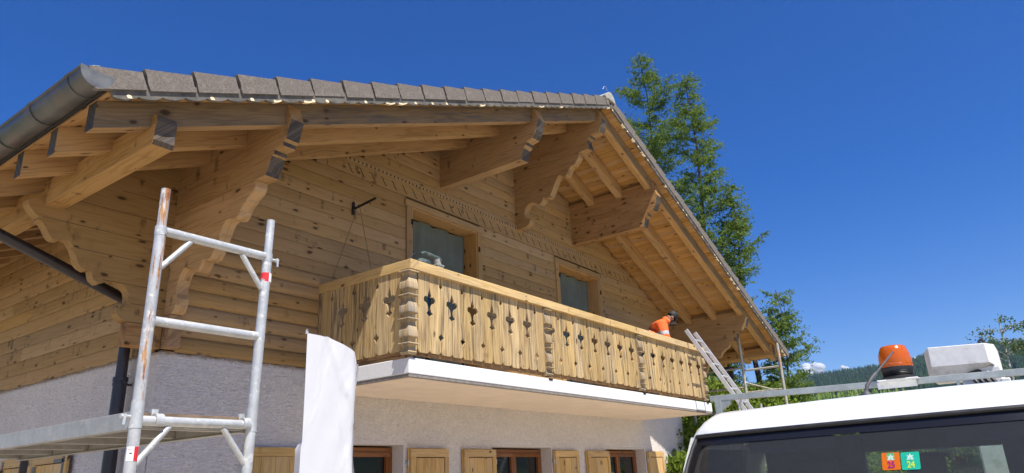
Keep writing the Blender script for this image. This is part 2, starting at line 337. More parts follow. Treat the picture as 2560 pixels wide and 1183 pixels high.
def fastmesh(name,V,F,RN,mat):
    """V (n,3), F (m,k) int, RN (m) random per face"""
    me=bpy.data.meshes.new(name); n,k=F.shape
    me.vertices.add(len(V)); me.vertices.foreach_set('co',V.astype('f').ravel())
    me.loops.add(n*k); me.loops.foreach_set('vertex_index',F.astype('i').ravel())
    me.polygons.add(n); me.polygons.foreach_set('loop_start',np.arange(0,n*k,k,dtype='i')); me.polygons.foreach_set('loop_total',np.full(n,k,dtype='i'))
    me.update(calc_edges=True); uv=me.uv_layers.new(name='rnd'); d=np.repeat(np.stack([RN,RN],1),k,axis=0); uv.data.foreach_set('uv',d.astype('f').ravel())
    me.materials.append(mat); me.validate(); o=bpy.data.objects.new(name,me); COL.objects.link(o); return o
# forest: too many conifers to count, one object
nT=15000; az=rs.uniform(-.30,.42,nT); rr=np.sqrt(rs.uniform(900**2,2620**2,nT)); keep=[]
P=[];Fc=[];Rn=[];k=0
for a,r in zip(az,rr):
    h=hillh(r,a); hh=rs.uniform(13,25); w=hh*rs.uniform(.15,.2); x,y=CAM.x+r*math.cos(a),CAM.y+r*math.sin(a); q=rs.rand()
    for lev in range(3):
        z0=h+hh*(.02+.3*lev); z1=h+hh*(.55+.225*lev); ww=w*(1-.27*lev); t0=rs.rand()*6
        for j in range(5):
            t=t0+j*1.2566; P.append((x+ww*math.cos(t),y+ww*math.sin(t),z0))
        P.append((x,y,z1)); 
        for j in range(5): Fc.append((k+j,k+(j+1)%5,k+5)); Rn.append(q)
        k+=6
o=fastmesh('forest',np.array(P),np.array(Fc),np.array(Rn),M['conifer']); tag(o,'dark conifer forest covering the far mountain slope','forest',kind='stuff')
# nearer, lighter conifers at the foot of the slope
P=[];Fc=[];Rn=[];k=0
for i in range(900):
    a=rs.uniform(.10,.40); r=rs.uniform(520,900); h=hillh(r,a)-1; hh=rs.uniform(9,18); w=hh*rs.uniform(.18,.25); x,y=CAM.x+r*math.cos(a),CAM.y+r*math.sin(a); q=rs.rand()
    for lev in range(4):
        z0=h+hh*(.02+.22*lev); z1=h+hh*(.45+.18*lev); ww=w*(1-.2*lev); t0=rs.rand()*6
        for j in range(6):
            t=t0+j*1.047; P.append((x+ww*math.cos(t),y+ww*math.sin(t),z0-rs.rand()*hh*.03))
        P.append((x,y,z1))
        for j in range(6): Fc.append((k+j,k+(j+1)%6,k+6)); Rn.append(q)
        k+=7
o=fastmesh('conifer_stand',np.array(P),np.array(Fc),np.array(Rn),M['larch']); tag(o,'lighter green conifers at the foot of the dark mountain slope','forest',kind='stuff')
# ================================================================== CHALET
XA=6.26; SL=.414; AL=math.atan(SL); CA,SA=math.cos(AL),math.sin(AL); Z0=7.553   # soffit plane
H=thing('chalet','timber chalet with white rough plaster ground floor, wide tiled gable roof and long carved balcony','house',(6.1,5,0))
def sof(x): return Z0+.05-SL*abs(x-XA)
XL,XR=-1.70,14.52
def sp(side,s,n,y):     # slope coordinates: s down the slope from the ridge, n above the soffit plane
    return (XA+side*(s*CA+n*SA), y, Z0-s*SA+n*CA)
SLl=(XA-XL)/CA; SLr=(XR-XA)/CA
YF,YB=-2.0,12.3
def slab(b,side,s0,s1,n0,n1,y0,y1,grain=None,**k):
    v=[sp(side,s,n,y) for n in(n0,n1) for y in(y0,y1) for s in(s0,s1)]
    f=[(0,2,3,1),(4,5,7,6),(0,1,5,4),(2,6,7,3),(0,4,6,2),(1,3,7,5)]
    if side>0: f=[q[::-1] for q in f]
    b.add(v,f,grain or (side*CA,0,-SA),**k)
# soffit boards (run along y)
b=MB()
for side,L in((-1,SLl),(1,SLr)):
    s=0.0
    while s<L-.15:
        w=.118; a=s; e=min(s+w,L-.085)
        y=YF+.05
        while y<YB:
            y2=min(YB,y+random.uniform(2.6,4.5)); slab(b,side,a+.0025,e-.0025,.046,.058,y,y2-.003,grain=(0,1,0)); y=y2
        s+=w
    slab(b,side,0,L-.14,.0583,.0605,YF+.06,YB-.01,grain=(0,1,0),mi=1)
b.build('soffit_boards',[M['soffit'],M['darkback']],H)
# rafters
ys=[-1.79+.615*k for k in range(23)]
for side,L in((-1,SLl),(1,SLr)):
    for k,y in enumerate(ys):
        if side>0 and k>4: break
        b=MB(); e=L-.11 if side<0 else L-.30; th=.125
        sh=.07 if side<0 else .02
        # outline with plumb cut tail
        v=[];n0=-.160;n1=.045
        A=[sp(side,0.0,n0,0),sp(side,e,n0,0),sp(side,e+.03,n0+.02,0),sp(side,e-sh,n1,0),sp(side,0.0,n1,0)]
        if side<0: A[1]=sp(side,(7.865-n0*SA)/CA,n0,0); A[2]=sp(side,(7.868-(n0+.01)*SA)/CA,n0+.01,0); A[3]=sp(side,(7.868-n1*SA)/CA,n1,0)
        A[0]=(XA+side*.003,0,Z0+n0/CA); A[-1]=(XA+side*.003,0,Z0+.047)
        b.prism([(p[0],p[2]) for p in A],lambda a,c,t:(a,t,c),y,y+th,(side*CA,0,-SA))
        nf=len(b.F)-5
        b.MI[nf+1]=b.MI[nf+2]=1; b.MI[nf]=2  # outermost rafter: underside given paler wood to paint in its ground-lit strip
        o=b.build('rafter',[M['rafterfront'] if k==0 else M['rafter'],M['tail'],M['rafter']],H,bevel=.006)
        if k==0: tag(o,'greyed outermost rafter on the '+('left' if side<0 else 'right')+' roof slope')
# fascia with scalloped lower edge and freshly sanded chips
for side,L in((-1,SLl),(1,SLr)):
    b=MB(); Le=L-.13; N_=int(Le/.185); poly=[(0,.10),(Le,.10)]
    for i in range(N_,0,-1):
        s1=Le*i/N_; w=Le/N_
        for t in (0,.12,.3,.5,.7,.88): poly.append((s1-w*t, .010-.022*math.sin(math.pi*t)**.6))
    poly.append((0,.010))
    b.prism(poly,lambda a,c,t:sp(side,a,c,t),-1.985,-1.955,(side*CA,0,-SA))
    for i in range(N_):
        w=Le/N_; s0=w*i
        if random.random()<.22:
            a0,a1=random.uniform(.02,.3),random.uniform(.5,.95); pl=[(s0+w*a0,.010),(s0+w*(a0*.5+a1*.5),-.001+random.uniform(-.004,.004)),(s0+w*a1,.010)]
            lo=[(x,.010-.0235*max(0,math.sin(math.pi*((s0+w-x)/w)))**.6-.0005) for x,_ in pl][::-1]
            b.prism(pl+lo,lambda a,c,t:sp(side,a,c,t),-1.9875,-1.954,(1,0,0),mi=1)
        if random.random()<.26:
            q=s0+w*random.uniform(0,.7); b.prism([(q,-.005),(q+.035,-.003),(q+.04,.018),(q+.025,.024),(q+.006,.018)],lambda a,c,t:sp(side,a,c,t),-1.988,-1.954,(1,0,0),mi=1)
    b.build('bargeboard',[M['fascia'],M['chip']],H)
    # eave board, a thin near-black strip
    b=MB(); slab(b,side,L-.084,L-.078,.045,.075,YF+.05,YB,grain=(0,1,0)); b.build('eave_board',M['darkback'],H)
# tiles: courses
pitch=.4038
for side,L in((-1,SLl),(1,SLr)):
    b=MB(); v=MB(); dk=MB(); i=0; s1=L
    while s1>.1:
        s0=max(.02,s1-pitch)
        # field tiles, one course, lower edge lifted
        y=YF+.10
        rows=[]; ny=int((YB-y)/.30)
        top=[];bot=[];
        for j in range(ny*4+1):
            yy=y+(YB-y)*j/(ny*4); u=(j%4)/4; wv=.018*math.cos(2*math.pi*u)
            bot.append(sp(side,s1,.19+wv,yy)); top.append(sp(side,s0,.155+wv,yy))
        edge=[sp(side,s1,.10,p[1]) for p in bot]
        r=[top,bot,edge] if side<0 else [edge,bot,top]
        b.grid(r,mi=1,smooth=False)
        # verge tile: hanging side and top lip, cut square to the slope, slightly ragged
        j1=random.uniform(-.006,.006); a0=s0+.016; a1=s1-.008
        n0=.052+random.uniform(-.004,.004); n1=.218+random.uniform(-.003,.003)
        ragL=[(a1+random.uniform(-.006,.004),n0+(n1-n0)*t) for t in (0,.2,.4,.6,.8)]+[(a1+.002,n1+.006)]
        ragR=[(a0+random.uniform(-.004,.004),n0+(n1-.028-n0)*t) for t in (1,.66,.33,0)]
        v.prism(ragL+[(a0,n1-.026)]+ragR,lambda a,c,t:sp(side,a,c,t),YF+j1-.0,YF+.045+j1,(1,0,0))
        slab(v,side,a0,a1,n1-.045,n1-.004,YF+.046+j1,YF+.28,mi=1)
        s1-=pitch; i+=1
    slab(dk,side,.02,L-.10,.058,.175,YF+.04,YB-.02)
    dk.build('tile_underlay',M['darkback'],H)
    b.build('roof_tiles',[M['tile'],M['tiletop']],H); v.build('verge_tiles',[M['tile'],M['tiletop']],H,bevel=.006)
# ridge
b=MB(); y=YF-.01
while y<YB:
    pr=[(XA+.15*math.cos(t),Z0+.13+.16*math.sin(t)) for t in np.linspace(-.15,math.pi+.15,11)]; pr=pr+[(XA-.10,Z0+.13),(XA+.10,Z0+.13)][::1]
    b.prism(pr,lambda a,c,t:(a,t,c),y,y+.40,(0,1,0)); y+=.385
b.build('ridge_tiles',M['ridge'],H,bevel=.01)
b=MB(); b.tube([(XA-.10,YF,Z0+.28),(XA-.16,YF-.01,Z0+.33),(XA-.22,YF-.01,Z0+.31),(XA-.26,YF,Z0+.24)],.003,6); b.build('wire_loop',M['galv'],H); b=MB()
b.tube([(XL+.02,YF+.02,sof(XL)+.17),(XL-.01,YF,sof(XL)+.19),(XL-.05,YF,sof(XL)+.175),(XL-.075,YF,sof(XL)+.12),(XL-.08,YF,sof(XL)+.08)],.003,6); b.build('wire_loop',M['galv'],H)
# purlins and brackets: side outline in (y,z), thickness along x
def yz(poly): return lambda a,c,t:(t,a,c)
def purlin(name,poly,x0,x1,zt,yb,mat=M['beam'],label=None,endrange=None):
    """poly: front profile from top to bottom (y,z) then closed back at yb"""
    b=MB(); full=poly+[(yb,poly[-1][1]),(yb,zt),(poly[0][0]+.07,zt)]
    b.prism(full,lambda a,c,t:(t,a,c),x0,x1,(0,1,0))
    # end grain faces get their own weathered surface
    nf=len(b.F); n=len(full)
    for i in range(nf-n,nf-n+len(poly)-1):
        a_,b_=full[i-(nf-n)],full[i-(nf-n)+1]; dy,dz=abs(a_[0]-b_[0]),abs(a_[1]-b_[1])
        if dz>dy*.8: b.MI[i]=1
    o=b.build(name,[mat,M['end']],H,bevel=.005)
    if label: o['label']=label
    return o
E1=[(-1.80,4.40),(-1.845,4.385),(-1.862,4.33),(-1.850,4.25),(-1.855,4.17),(-1.83,4.135)]
def mirx(x): return 2*XA-x
for s_ in(0,1):
    x0,x1=(-1.20,-1.035) if s_==0 else (13.80,13.965)
    dz=0 if s_==0 else .06
    purlin('eave_purlin',[(y,z+dz) for y,z in E1],x0,x1,(4.36 if s_==0 else 4.36)+.02,10.2)
Cp=[(-1.858,4.835),(-1.84,4.78),(-1.823,4.73),(-1.800,4.65),(-1.762,4.635),(-1.762,4.594),(-1.633,4.592),(-1.632,4.548),(-1.600,4.543),(-1.585,4.50),(-1.572,4.45),(-1.535,4.401),(-1.529,4.365),(-1.382,4.365)]
Bp=[(-1.376,4.365),(-1.380,4.30),(-1.36,4.26),(-1.261,4.21),(-1.25,4.185),(-1.20,4.165),(-1.164,4.119),(-1.150,4.08),(-1.103,4.050),(-1.03,4.06),(-.984,4.081),(-.93,4.065),(-.894,4.027),(-.865,3.97),(-.849,3.933),(-.802,3.855),(-.775,3.79),(-.73,3.745),(-.66,3.738),(-.608,3.766),(-.58,3.71),(-.54,3.67),(-.496,3.657),(-.469,3.70),(-.41,3.735),(-.34,3.743),(-.28,3.73),(-.234,3.695),(-.20,3.64),(-.182,3.578),(-.185,3.50),(-.208,3.447),(-.20,3.38),(-.17,3.331),(-.125,3.305)]
for s_ in(0,1):
    x0,x1=(.0,.145) if s_==0 else (12.215,12.36)
    purlin('wall_purlin',Cp,x0,x1,sof(.0)+.0,3.0)
    b=MB(); b.prism(Bp+[(.05,3.305),(.05,4.364),(-1.30,4.364)],lambda a,c,t:(t,a,c),x0+.002,x1-.014,(0,1,0)); b.build('carved_bracket',M['beam'],H,bevel=.004)
    b=MB(); b.box((x0+.002,-.125,2.975),(x1-.01,.003,3.30),(0,1,0)); 
    o=b.build('log_end',M['beamdark'],H,bevel=.006)
# ridge purlin (two tiers) and bracket
Dp=[(-1.882,7.33),(-1.86,7.25),(-1.848,7.193),(-1.812,7.105),(-1.64,7.095),(-1.62,7.05),(-1.562,7.04),(-1.565,6.97),(-1.59,6.90),(-1.575,6.862),(-1.382,6.855)]
purlin('ridge_purlin',Dp,6.095,6.265,sof(6.09)-.02,.1)
Db=[(-1.381,6.845),(-1.376,6.781),(-1.35,6.74),(-1.305,6.703),(-1.29,6.67),(-1.258,6.657),(-1.21,6.65),(-1.166,6.604),(-1.135,6.54),(-1.093,6.505),(-1.038,6.501),(-.987,6.557),(-.95,6.55),(-.917,6.517),(-.87,6.43),(-.84,6.377),(-.815,6.33),(-.789,6.291),(-.75,6.225),(-.693,6.207),(-.64,6.225),(-.616,6.245),(-.59,6.18),(-.55,6.145),(-.518,6.134),(-.48,6.165),(-.442,6.190),(-.39,6.21),(-.351,6.209),(-.29,6.20),(-.256,6.174),(-.22,6.13),(-.204,6.086),(-.20,6.03),(-.209,5.983),(-.25,5.94),(-.31,5.90),(-.30,5.86),(-.269,5.826),(-.21,5.80),(-.139,5.788),(-.05,5.79)]
b=MB(); b.prism(Db+[(.05,5.79),(.05,6.85),(-1.3,6.85)],lambda a,c,t:(t,a,c),6.10,6.24,(0,1,0)); b.build('carved_bracket',M['beam'],H,bevel=.004)
Mp=[(-1.889,6.51),(-1.86,6.42),(-1.845,6.35),(-1.818,6.288),(-1.777,6.240),(-1.66,6.215),(-1.655,6.165),(-1.61,6.13),(-1.595,6.08),(-1.573,6.02),(-1.562,5.965)]
for x0,x1 in((4.11,4.285),(7.99,8.165)):
    purlin('middle_purlin',Mp,x0,x1,sof(x0 if x0<6 else x1)-.01,.1,M['beam'] if x0<6 else M['beamdark'])
# corner wing brackets in the plane of the gable wall
Ap=[(-1.335,4.15),(-1.325,4.11),(-1.298,4.073),(-1.26,4.035),(-1.224,4.012),(-1.232,3.984),(-1.187,3.97),(-1.155,3.929),(-1.123,3.874),(-1.10,3.85),(-1.079,3.84),(-1.032,3.84),(-1.002,3.874),(-.954,3.86),(-.908,3.803),(-.885,3.75),(-.865,3.698),(-.845,3.66),(-.818,3.635),(-.77,3.615),(-.726,3.628),(-.715,3.58),(-.696,3.54),(-.649,3.509),(-.62,3.52),(-.59,3.54),(-.54,3.563),(-.495,3.570),(-.44,3.555),(-.404,3.521),(-.375,3.49),(-.36,3.44),(-.361,3.391),(-.375,3.35),(-.398,3.328),(-.458,3.30),(-.45,3.26),(-.431,3.237),(-.39,3.205),(-.354,3.197)]
for s_ in(0,1):
    poly=Ap+[(.01,3.197),(.01,sof(0)-.03),(-.9,sof(-.9)-.05),(-1.25,4.20)]
    if s_: poly=[(12.36-.0-p[0]+.0,p[1]) for p in poly][::-1]
    # split into boards by height so that each has its own grain
    b=MB(); b.prism(poly,lambda a,c,t:(a,t,c),.0,.12,(1,0,0)); bk_=b; b=MB(); xs=(-.345,.0015) if not s_ else (12.358,12.70); b.box((xs[0],.0,2.975),(xs[1],.13,3.195),(1,0,0)); b.build('log_end',M['beamdark'],H,bevel=.006)
    # board seams on the bracket face
    b=bk_
    for z,xa,xb in((4.02,-1.20,.0),(3.80,-.88,0),(3.55,-.62,0),(3.37,-.33,0),(4.25,-1.0,0),(4.47,-.55,0)):
        if s_: xa,xb=12.36-xb,12.36-xa
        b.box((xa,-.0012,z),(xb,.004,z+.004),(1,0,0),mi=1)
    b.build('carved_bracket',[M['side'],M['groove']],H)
# --- wooden gable cladding
OP=[(3.47,4.98,2.9,5.46),(7.40,8.90,2.9,5.46)]
def plank(b,x0,x1,z0,z1,bulge,ax='x',sgn=-1,off=0.0,mi=0,dep=.035):
    if x1-x0<.02: return
    m=6; pr=[]
    for i in range(m+1):
        t=i/m; pr.append((bulge*math.sin(math.pi*t)**.55 if 0<t<1 else -.003, z0+(z1-z0)*t))
    poly=[(-dep,z0)]+pr+[(-dep,z1)]
    if ax=='x': fn=lambda a,c,t:(t,off+sgn*a,c); g=(1,0,0)
    else: fn=lambda a,c,t:(off+sgn*a,t,c); g=(0,1,0)
    b.prism(poly,fn,x0,x1,g,mi=mi)
b=MB(); z=2.955; row=0; ph=.1652
while z<sof(XA):
    z1=z+ph
    if 5.59<z1<5.87+.01 and z>5.55: pass
    a=XA-(Z0-z-.09)/SL; c=XA+(Z0-z-.09)/SL; a=max(a,0.0 if z>4.9 else .0); c=min(c,12.36)
    if z<sof(0)-.0: a=0.0; c=12.36
    segs=[(a,c)]
    for o0,o1,oz0,oz1 in OP:
        if z<oz1-.02 and z1>oz0:
            ns=[]
            for s0,s1 in segs:
                if o0>s0 and o1<s1: ns+=[(s0,o0-.10),(o1+.10,s1)]
                else: ns.append((s0,s1))
            segs=ns
    for s0,s1 in segs:
        x=s0
        while x<s1-.01:
            x2=min(s1,x+random.uniform(2.6,5)); 
            if s1-x2<.8: x2=s1
            if z<3.98 and x<1.87:
                x2=min(x2,1.87)
                plank(b,max(x,.146),x2,z+.002,z1-.002,.026)
            else: plank(b,x,x2-.002,z+.0022,z1-.0022,.0015)
            x=x2
    z=z1; row+=1
b.build('gable_cladding',M['wall'],H)
b=MB(); b.box((.02,.030,2.93),(12.34,.20,4.95)); 
b.prism([(.05,4.95),(12.31,4.95),(XA,Z0-.03)],lambda a,c,t:(a,t,c),.030,.20,(1,0,0))
# cut openings simply by building backing in pieces
b=MB()
for x0,x1,z0,z1 in((.02,3.40,2.93,5.50),(5.05,7.33,2.93,5.50),(8.97,12.34,2.93,4.90)):
    if x0<1: b.prism([(x0,2.93),(x1,2.93),(x1,5.5),(1.35,5.5),(x0,4.93)],lambda a,c,t:(a,t,c),.028,.30,(1,0,0))
    elif x1>12: b.prism([(x0,2.93),(x1,2.93),(x1,4.93),(11.0,5.5),(x0,5.5)],lambda a,c,t:(a,t,c),.028,.30,(1,0,0))
    else: b.box((x0,.028,z0),(x1,.30,z1))
b.prism([(1.35,5.502),(11.0,5.502),(XA,Z0-.03)],lambda a,c,t:(a,t,c),.028,.30,(1,0,0))
b.build('gable_wall_core',M['darkback'],H)
# frieze plank; dark dentils and waves paint in groove shade and old stain
b=MB(); fx0,fx1=XA-(Z0-5.86)/SL+.05,XA+(Z0-5.86)/SL-.05
b.box((fx0,-.022,5.795),(fx1,-.004,5.85),(1,0,0)); b.box((fx0-.3,-.012,5.60),(fx1+.3,-.004,5.793),(1,0,0)); x=fx0+.05
while x<fx1-.05:
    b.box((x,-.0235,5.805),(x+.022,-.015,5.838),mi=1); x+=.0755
x=fx0
while x<fx1:
    pts=[(0,.085),(.028,.100),(.050,.092),(.072,.055),(.094,.018),(.118,-.006),(.142,-.012),(.160,.004)]
    th=.011
    for i in range(len(pts)-1):
        (a0,c0),(a1,c1)=pts[i],pts[i+1]; w0=th*(.35+.65*math.sin(math.pi*(i+.0)/(len(pts)-1))); w1=th*(.35+.65*math.sin(math.pi*(i+1)/(len(pts)-1)))
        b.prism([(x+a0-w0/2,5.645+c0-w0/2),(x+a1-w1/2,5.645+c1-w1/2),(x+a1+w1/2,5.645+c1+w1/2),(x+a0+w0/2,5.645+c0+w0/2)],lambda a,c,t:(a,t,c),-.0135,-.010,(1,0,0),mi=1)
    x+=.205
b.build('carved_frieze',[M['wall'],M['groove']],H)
# --- side wall cladding (x=0 plane)
b=MB(); z=2.955
while z<sof(0)-.05:
    y=.122
    while y<10:
        y2=min(10,y+random.uniform(2.2,4.2)); plank(b,y,y2-.001,z+.0022,z+ph-.0022,.0018,ax='y',sgn=-1,off=0.0); y=y2
    z+=ph
b.build('side_cladding',M['side'],H)
b=MB(); b.box((.028,.31,2.93),(.2,10,4.90)); b.box((12.2,.31,2.93),(12.36,10,4.90)); b.box((.03,9.8,2.93),(12.35,10,4.9))
b.prism([(0.03,4.9),(12.33,4.9),(XA,Z0-.03)],lambda a,c,t:(a,t,c),9.8,10,(1,0,0)); b.build('upper_walls',M['darkback'],H)
b=MB(); z=2.955
while z<sof(0)-.05: plank(b,0.0,10,z+.001,z+ph-.001,.006,ax='y',sgn=1,off=12.365); z+=ph
b.build('side_cladding',M['side'],H)
# --- plaster ground floor
LO=[(1.75,3.34),(5.20,6.79),(8.65,10.24)]; ZL0,ZL1=.95,2.115
def wallpanel(b,segs,z0,z1,y0,y1):
    for a,c in segs: b.box((a,y0,z0),(c,y1,z1))
b=MB(); xs=[.0]+[v for o_ in LO for v in o_]+[12.30]
rows=[]
# front face as one subdivided strip mesh with a gently wavy top edge
def frontpiece(x0,x1,z0,z1,wavy=False):
    n=max(1,int((x1-x0)/.05)); top=[(x0+(x1-x0)*i/n,-.005,z1+(.010*math.sin(i*.9)+random.uniform(-.006,.006) if wavy else 0)) for i in range(n+1)]
    bot=[(p[0],-.005,z0) for p in top]; bk=[(p[0],.03,p[2]) for p in top]
    b.grid([bk,top,bot][::-1])
frontpiece(-.005,12.30,ZL1,2.958,True)
for i in range(0,len(xs),2): frontpiece(xs[i],xs[i+1],-.2,ZL1)
for a,c in LO:
    frontpiece(a,c,-.2,ZL0)
b.box((.0,.001,-.2),(.001,.001,0))
# west side with big shuttered opening left flat, battered south-east corner
tops=[(-.005,10-10.005*i/160,2.957+.008*math.sin(i*.7)+random.uniform(-.005,.005)) for i in range(161)]; b.grid([[(-.005,p[1],-.2) for p in tops],tops])
b.grid([[(12.30,0,-.2),(12.30,10,-.2)],[(12.30,0,2.94),(12.30,10,2.94)]]); b.grid([[(12.3,10,-.2),(0,10,-.2)],[(12.3,10,2.94),(0,10,2.94)]])
b.build('plaster_walls',M['plaster'],H)
for a,c in LO:
    b=MB(); d=.30
    b.grid([[(a,0,ZL1),(c,0,ZL1)],[(a,d,ZL1),(c,d,ZL1)]][::-1]); b.grid([[(a,d,ZL0),(c,d,ZL0)],[(a,0,ZL0),(c,0,ZL0)]][::-1])
    b.grid([[(a,0,ZL0),(a,d,ZL0)],[(a,0,ZL1),(a,d,ZL1)]][::-1]); b.grid([[(c,d,ZL0),(c,0,ZL0)],[(c,d,ZL1),(c,0,ZL1)]][::-1])
    # slim raised smooth border round the opening
    w=.035
    for x0,x1,z0,z1 in((a-w,a,ZL0-w,ZL1+w),(c,c+w,ZL0-w,ZL1+w),(a,c,ZL1,ZL1+w),(a,c,ZL0-w,ZL0)): b.box((x0,-.006,z0),(x1,.004,z1))
    b.build('window_reveal',M['smoothplaster'],H)
# ground floor windows
for k,(a,c) in enumerate(LO):
    f=MB(); yf0,yf1=.195,.255; fw=.055; zt=ZL1-.022; zb=ZL0+.02
    for x0,x1,z0,z1 in((a,c,zt-fw,zt),(a,c,zb,zb+fw),(a,a+fw,zb+fw,zt-fw),(c-fw,c,zb+fw,zt-fw)): f.box((x0,yf0,z0),(x1,yf1,z1))
    fo=f.build('window',M['windowwood'],H,bevel=.004); m=(a+c)/2
    fo['label']=('ground floor window half behind the white wrapped column','middle ground floor window','right ground floor window')[k]
    for x0,x1 in((a+fw,m-.002),(m+.002,c-fw)):
        s=MB(); w=.06
        for q in((x0,x1,zt-fw-w,zt-fw-.002),(x0,x1,zb+fw+.002,zb+fw+w),(x0,x0+w,zb+fw+w,zt-fw-w),(x1-w,x1,zb+fw+w,zt-fw-w)): s.box((q[0],yf0-.012,q[2]),(q[1],yf1-.02,q[3]))
        s.build('sash',M['windowwood'],fo,bevel=.004)
        s=MB(); s.box((x0+w-.004,.222,zb+fw+w-.004),(x1-w+.004,.226,zt-fw-w+.004)); s.build('pane',M['pane'],fo)
    
# shutters on the front
def shutter(x0,x1,z0,z1,y,planky=False,label=None):
    b=MB(); t=.032; fr=.10
    for q in((x0,x1,z1-fr,z1),(x0,x1,z0,z0+fr),(x0,x0+fr*.95,z0+fr,z1-fr),(x1-fr*.8,x1,z0+fr,z1-fr)): b.box((q[0],y-t,q[2]),(q[1],y,q[3]))
    b.box((x0+.02,y-.006,z0+.02),(x1-.02,y+.006,z1-.02),(0,0,1))
    n=3; w=(x1-fr*.8-x0-fr*.95-.02)/n
    for i in range(n): b.box((x0+fr*.95+.012+w*i,y-t+.008,z0+fr+.012),(x0+fr*.95+.010+w*(i+1),y-.003,z1-fr-.012),(0,0,1))
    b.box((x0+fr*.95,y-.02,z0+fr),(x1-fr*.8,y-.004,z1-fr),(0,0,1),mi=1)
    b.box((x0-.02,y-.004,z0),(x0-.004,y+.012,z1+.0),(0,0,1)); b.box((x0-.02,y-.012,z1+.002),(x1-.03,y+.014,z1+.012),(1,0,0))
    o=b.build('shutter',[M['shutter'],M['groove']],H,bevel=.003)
    if label: o['label']=label
    return o
SH=[(3.425,4.161,'open shutter right of the half hidden ground floor window'),(4.502,5.225,'open shutter left of the middle ground floor window'),(6.845,7.585,'open shutter right of the middle ground floor window'),(7.896,8.682,'open shutter left of the right ground floor window'),(10.313,11.031,'rightmost shutter, crossed by the edge of the sunlight')]
for x0,x1,l in SH:
    o=shutter(x0,x1,.93,2.065,-.035,label=l)
    b=MB(); xs_= x0-.03 if x0 in(3.425,6.845,10.313) else x1+.02; b.tube([(xs_,-.045,1.86),(xs_,-.045,1.93)],.011,8); b.box((xs_-.02,-.03,1.875),(xs_+.02,.002,1.905)); b.build('hinge',M['galv'],o)
# big door like shutter left of the white column: head rail and vertical planks
b=MB(); b.box((1.02,-.055,1.97),(1.74,-.02,2.065),(1,0,0)); 
for i in range(4): b.box((1.02+.18*i,-.05,.93),(1.02+.18*(i+1)-.004,-.022,1.967),(0,0,1))
b.build('shutter',M['shutter'],H,bevel=.003)['label']='plank shutter left of the white wrapped column'
# side wall shutters
for y0,y1 in((1.46,2.305),(2.315,3.17)):
    b=MB(); x=-.045
    def bx(a0,a1,c0,c1,d=.03,g=None,mi=0): b.box((x-d,a0,c0),(x,a1,c1),g,mi=mi)
    z1=2.10; z0=.9
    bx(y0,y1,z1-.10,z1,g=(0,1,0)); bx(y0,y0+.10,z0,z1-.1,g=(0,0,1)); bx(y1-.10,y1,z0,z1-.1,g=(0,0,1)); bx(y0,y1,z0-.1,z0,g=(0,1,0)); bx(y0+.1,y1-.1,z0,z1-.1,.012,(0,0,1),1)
    for i in range(3):
        w=(y1-y0-.22)/3; bx(y0+.11+w*i,y0+.11+w*(i+1)-.006,z0+.01,z1-.11,.022,(0,0,1))
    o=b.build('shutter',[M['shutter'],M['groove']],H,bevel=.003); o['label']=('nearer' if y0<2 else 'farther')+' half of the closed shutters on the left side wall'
    b=MB(); yy=y0+.06 if y0<2 else y1-.1
    b.box((x-.036,yy,1.80),(x-.031,yy+.04,2.07)); b.build('hinge',M['zinccap'],o); b=MB(); b.box((x-.036,y0+.05,2.0),(x-.0315,y0+.30,2.035)); b.build('hinge',M['zinccap'],o); b=MB(); b.box((x-.036,y1-.10,1.78),(x-.0315,y1-.03,1.98)); b.build('hinge',M['zinccap'],o)
# --- upper windows
for k,(a,c,z0,z1) in enumerate(OP):
    b=MB(); w=.105
    b.box((a-w,-.030,z0),(a,-.0,z1),(0,0,1)); b.box((c,-.030,z0),(c+w,0,z1),(0,0,1)); b.box((a-w-.03,-.034,z1+.001),(c+w+.01,0,z1+.095),(1,0,0))
    b.box((a-w-.004,-.005,z0),(c+w,.30,z0+.02))
    fo=b.build('window_frame',M['wall'],H,bevel=.004); fo['label']=('left','right')[k]+' upper window frame above the balcony'
    b=MB(); d=.27
    b.box((a,-.012,z1-.03),(c,d,z1-.0005),(1,0,0)); b.box((a,-.012,z0),(a+.03,d,z1-.031),(0,0,1)); b.box((c-.03,-.012,z0),(c-.0005,d,z1-.031),(0,0,1)); b.build('window_reveal',M['soffit'],fo)
    # brass latch bits
    b=MB(); b.box((a-.02,-.05,z1-.28),(a+.005,-.028,z1-.20)); b.build('latch',M['iron'],fo); b=MB(); b.box((c+.01,-.05,z1-.34),(c+.03,-.031,z1-.26)); b.build('latch',M['iron'],fo)
    # hanging cloth with folds
    rows=[]
    for i in range(25):
        t=i/24; r_=[]
        for j in range(61):
            u=j/60; x=a+.03+(c-a-.06)*u; sag=.012*math.sin(u*math.pi*3.2)**2*(1-t)
            f=.018*math.sin(u*21+2.0*t*(1+u))+.012*math.sin(u*47+5*t)+.03*math.exp(-((u-.38-.30*t)/.035)**2)+.022*math.exp(-((u-.12+.05*t)/.03)**2)+.025*math.exp(-((u-.62-.25*t)/.06)**2)
            r_.append((x,.245-2.2*f*(.35+.65*t),z1-.045-sag-t*(z1-z0-.06)))
        rows.append(r_)
    b=MB(); b.grid(rows[::-1],smooth=True); b.build('window_cloth',M['curtain'],fo,angle=180)
    b=MB(); b.box((a,.275,z0),(c,.30,z1)); b.build('window_back',M['pane'],fo)
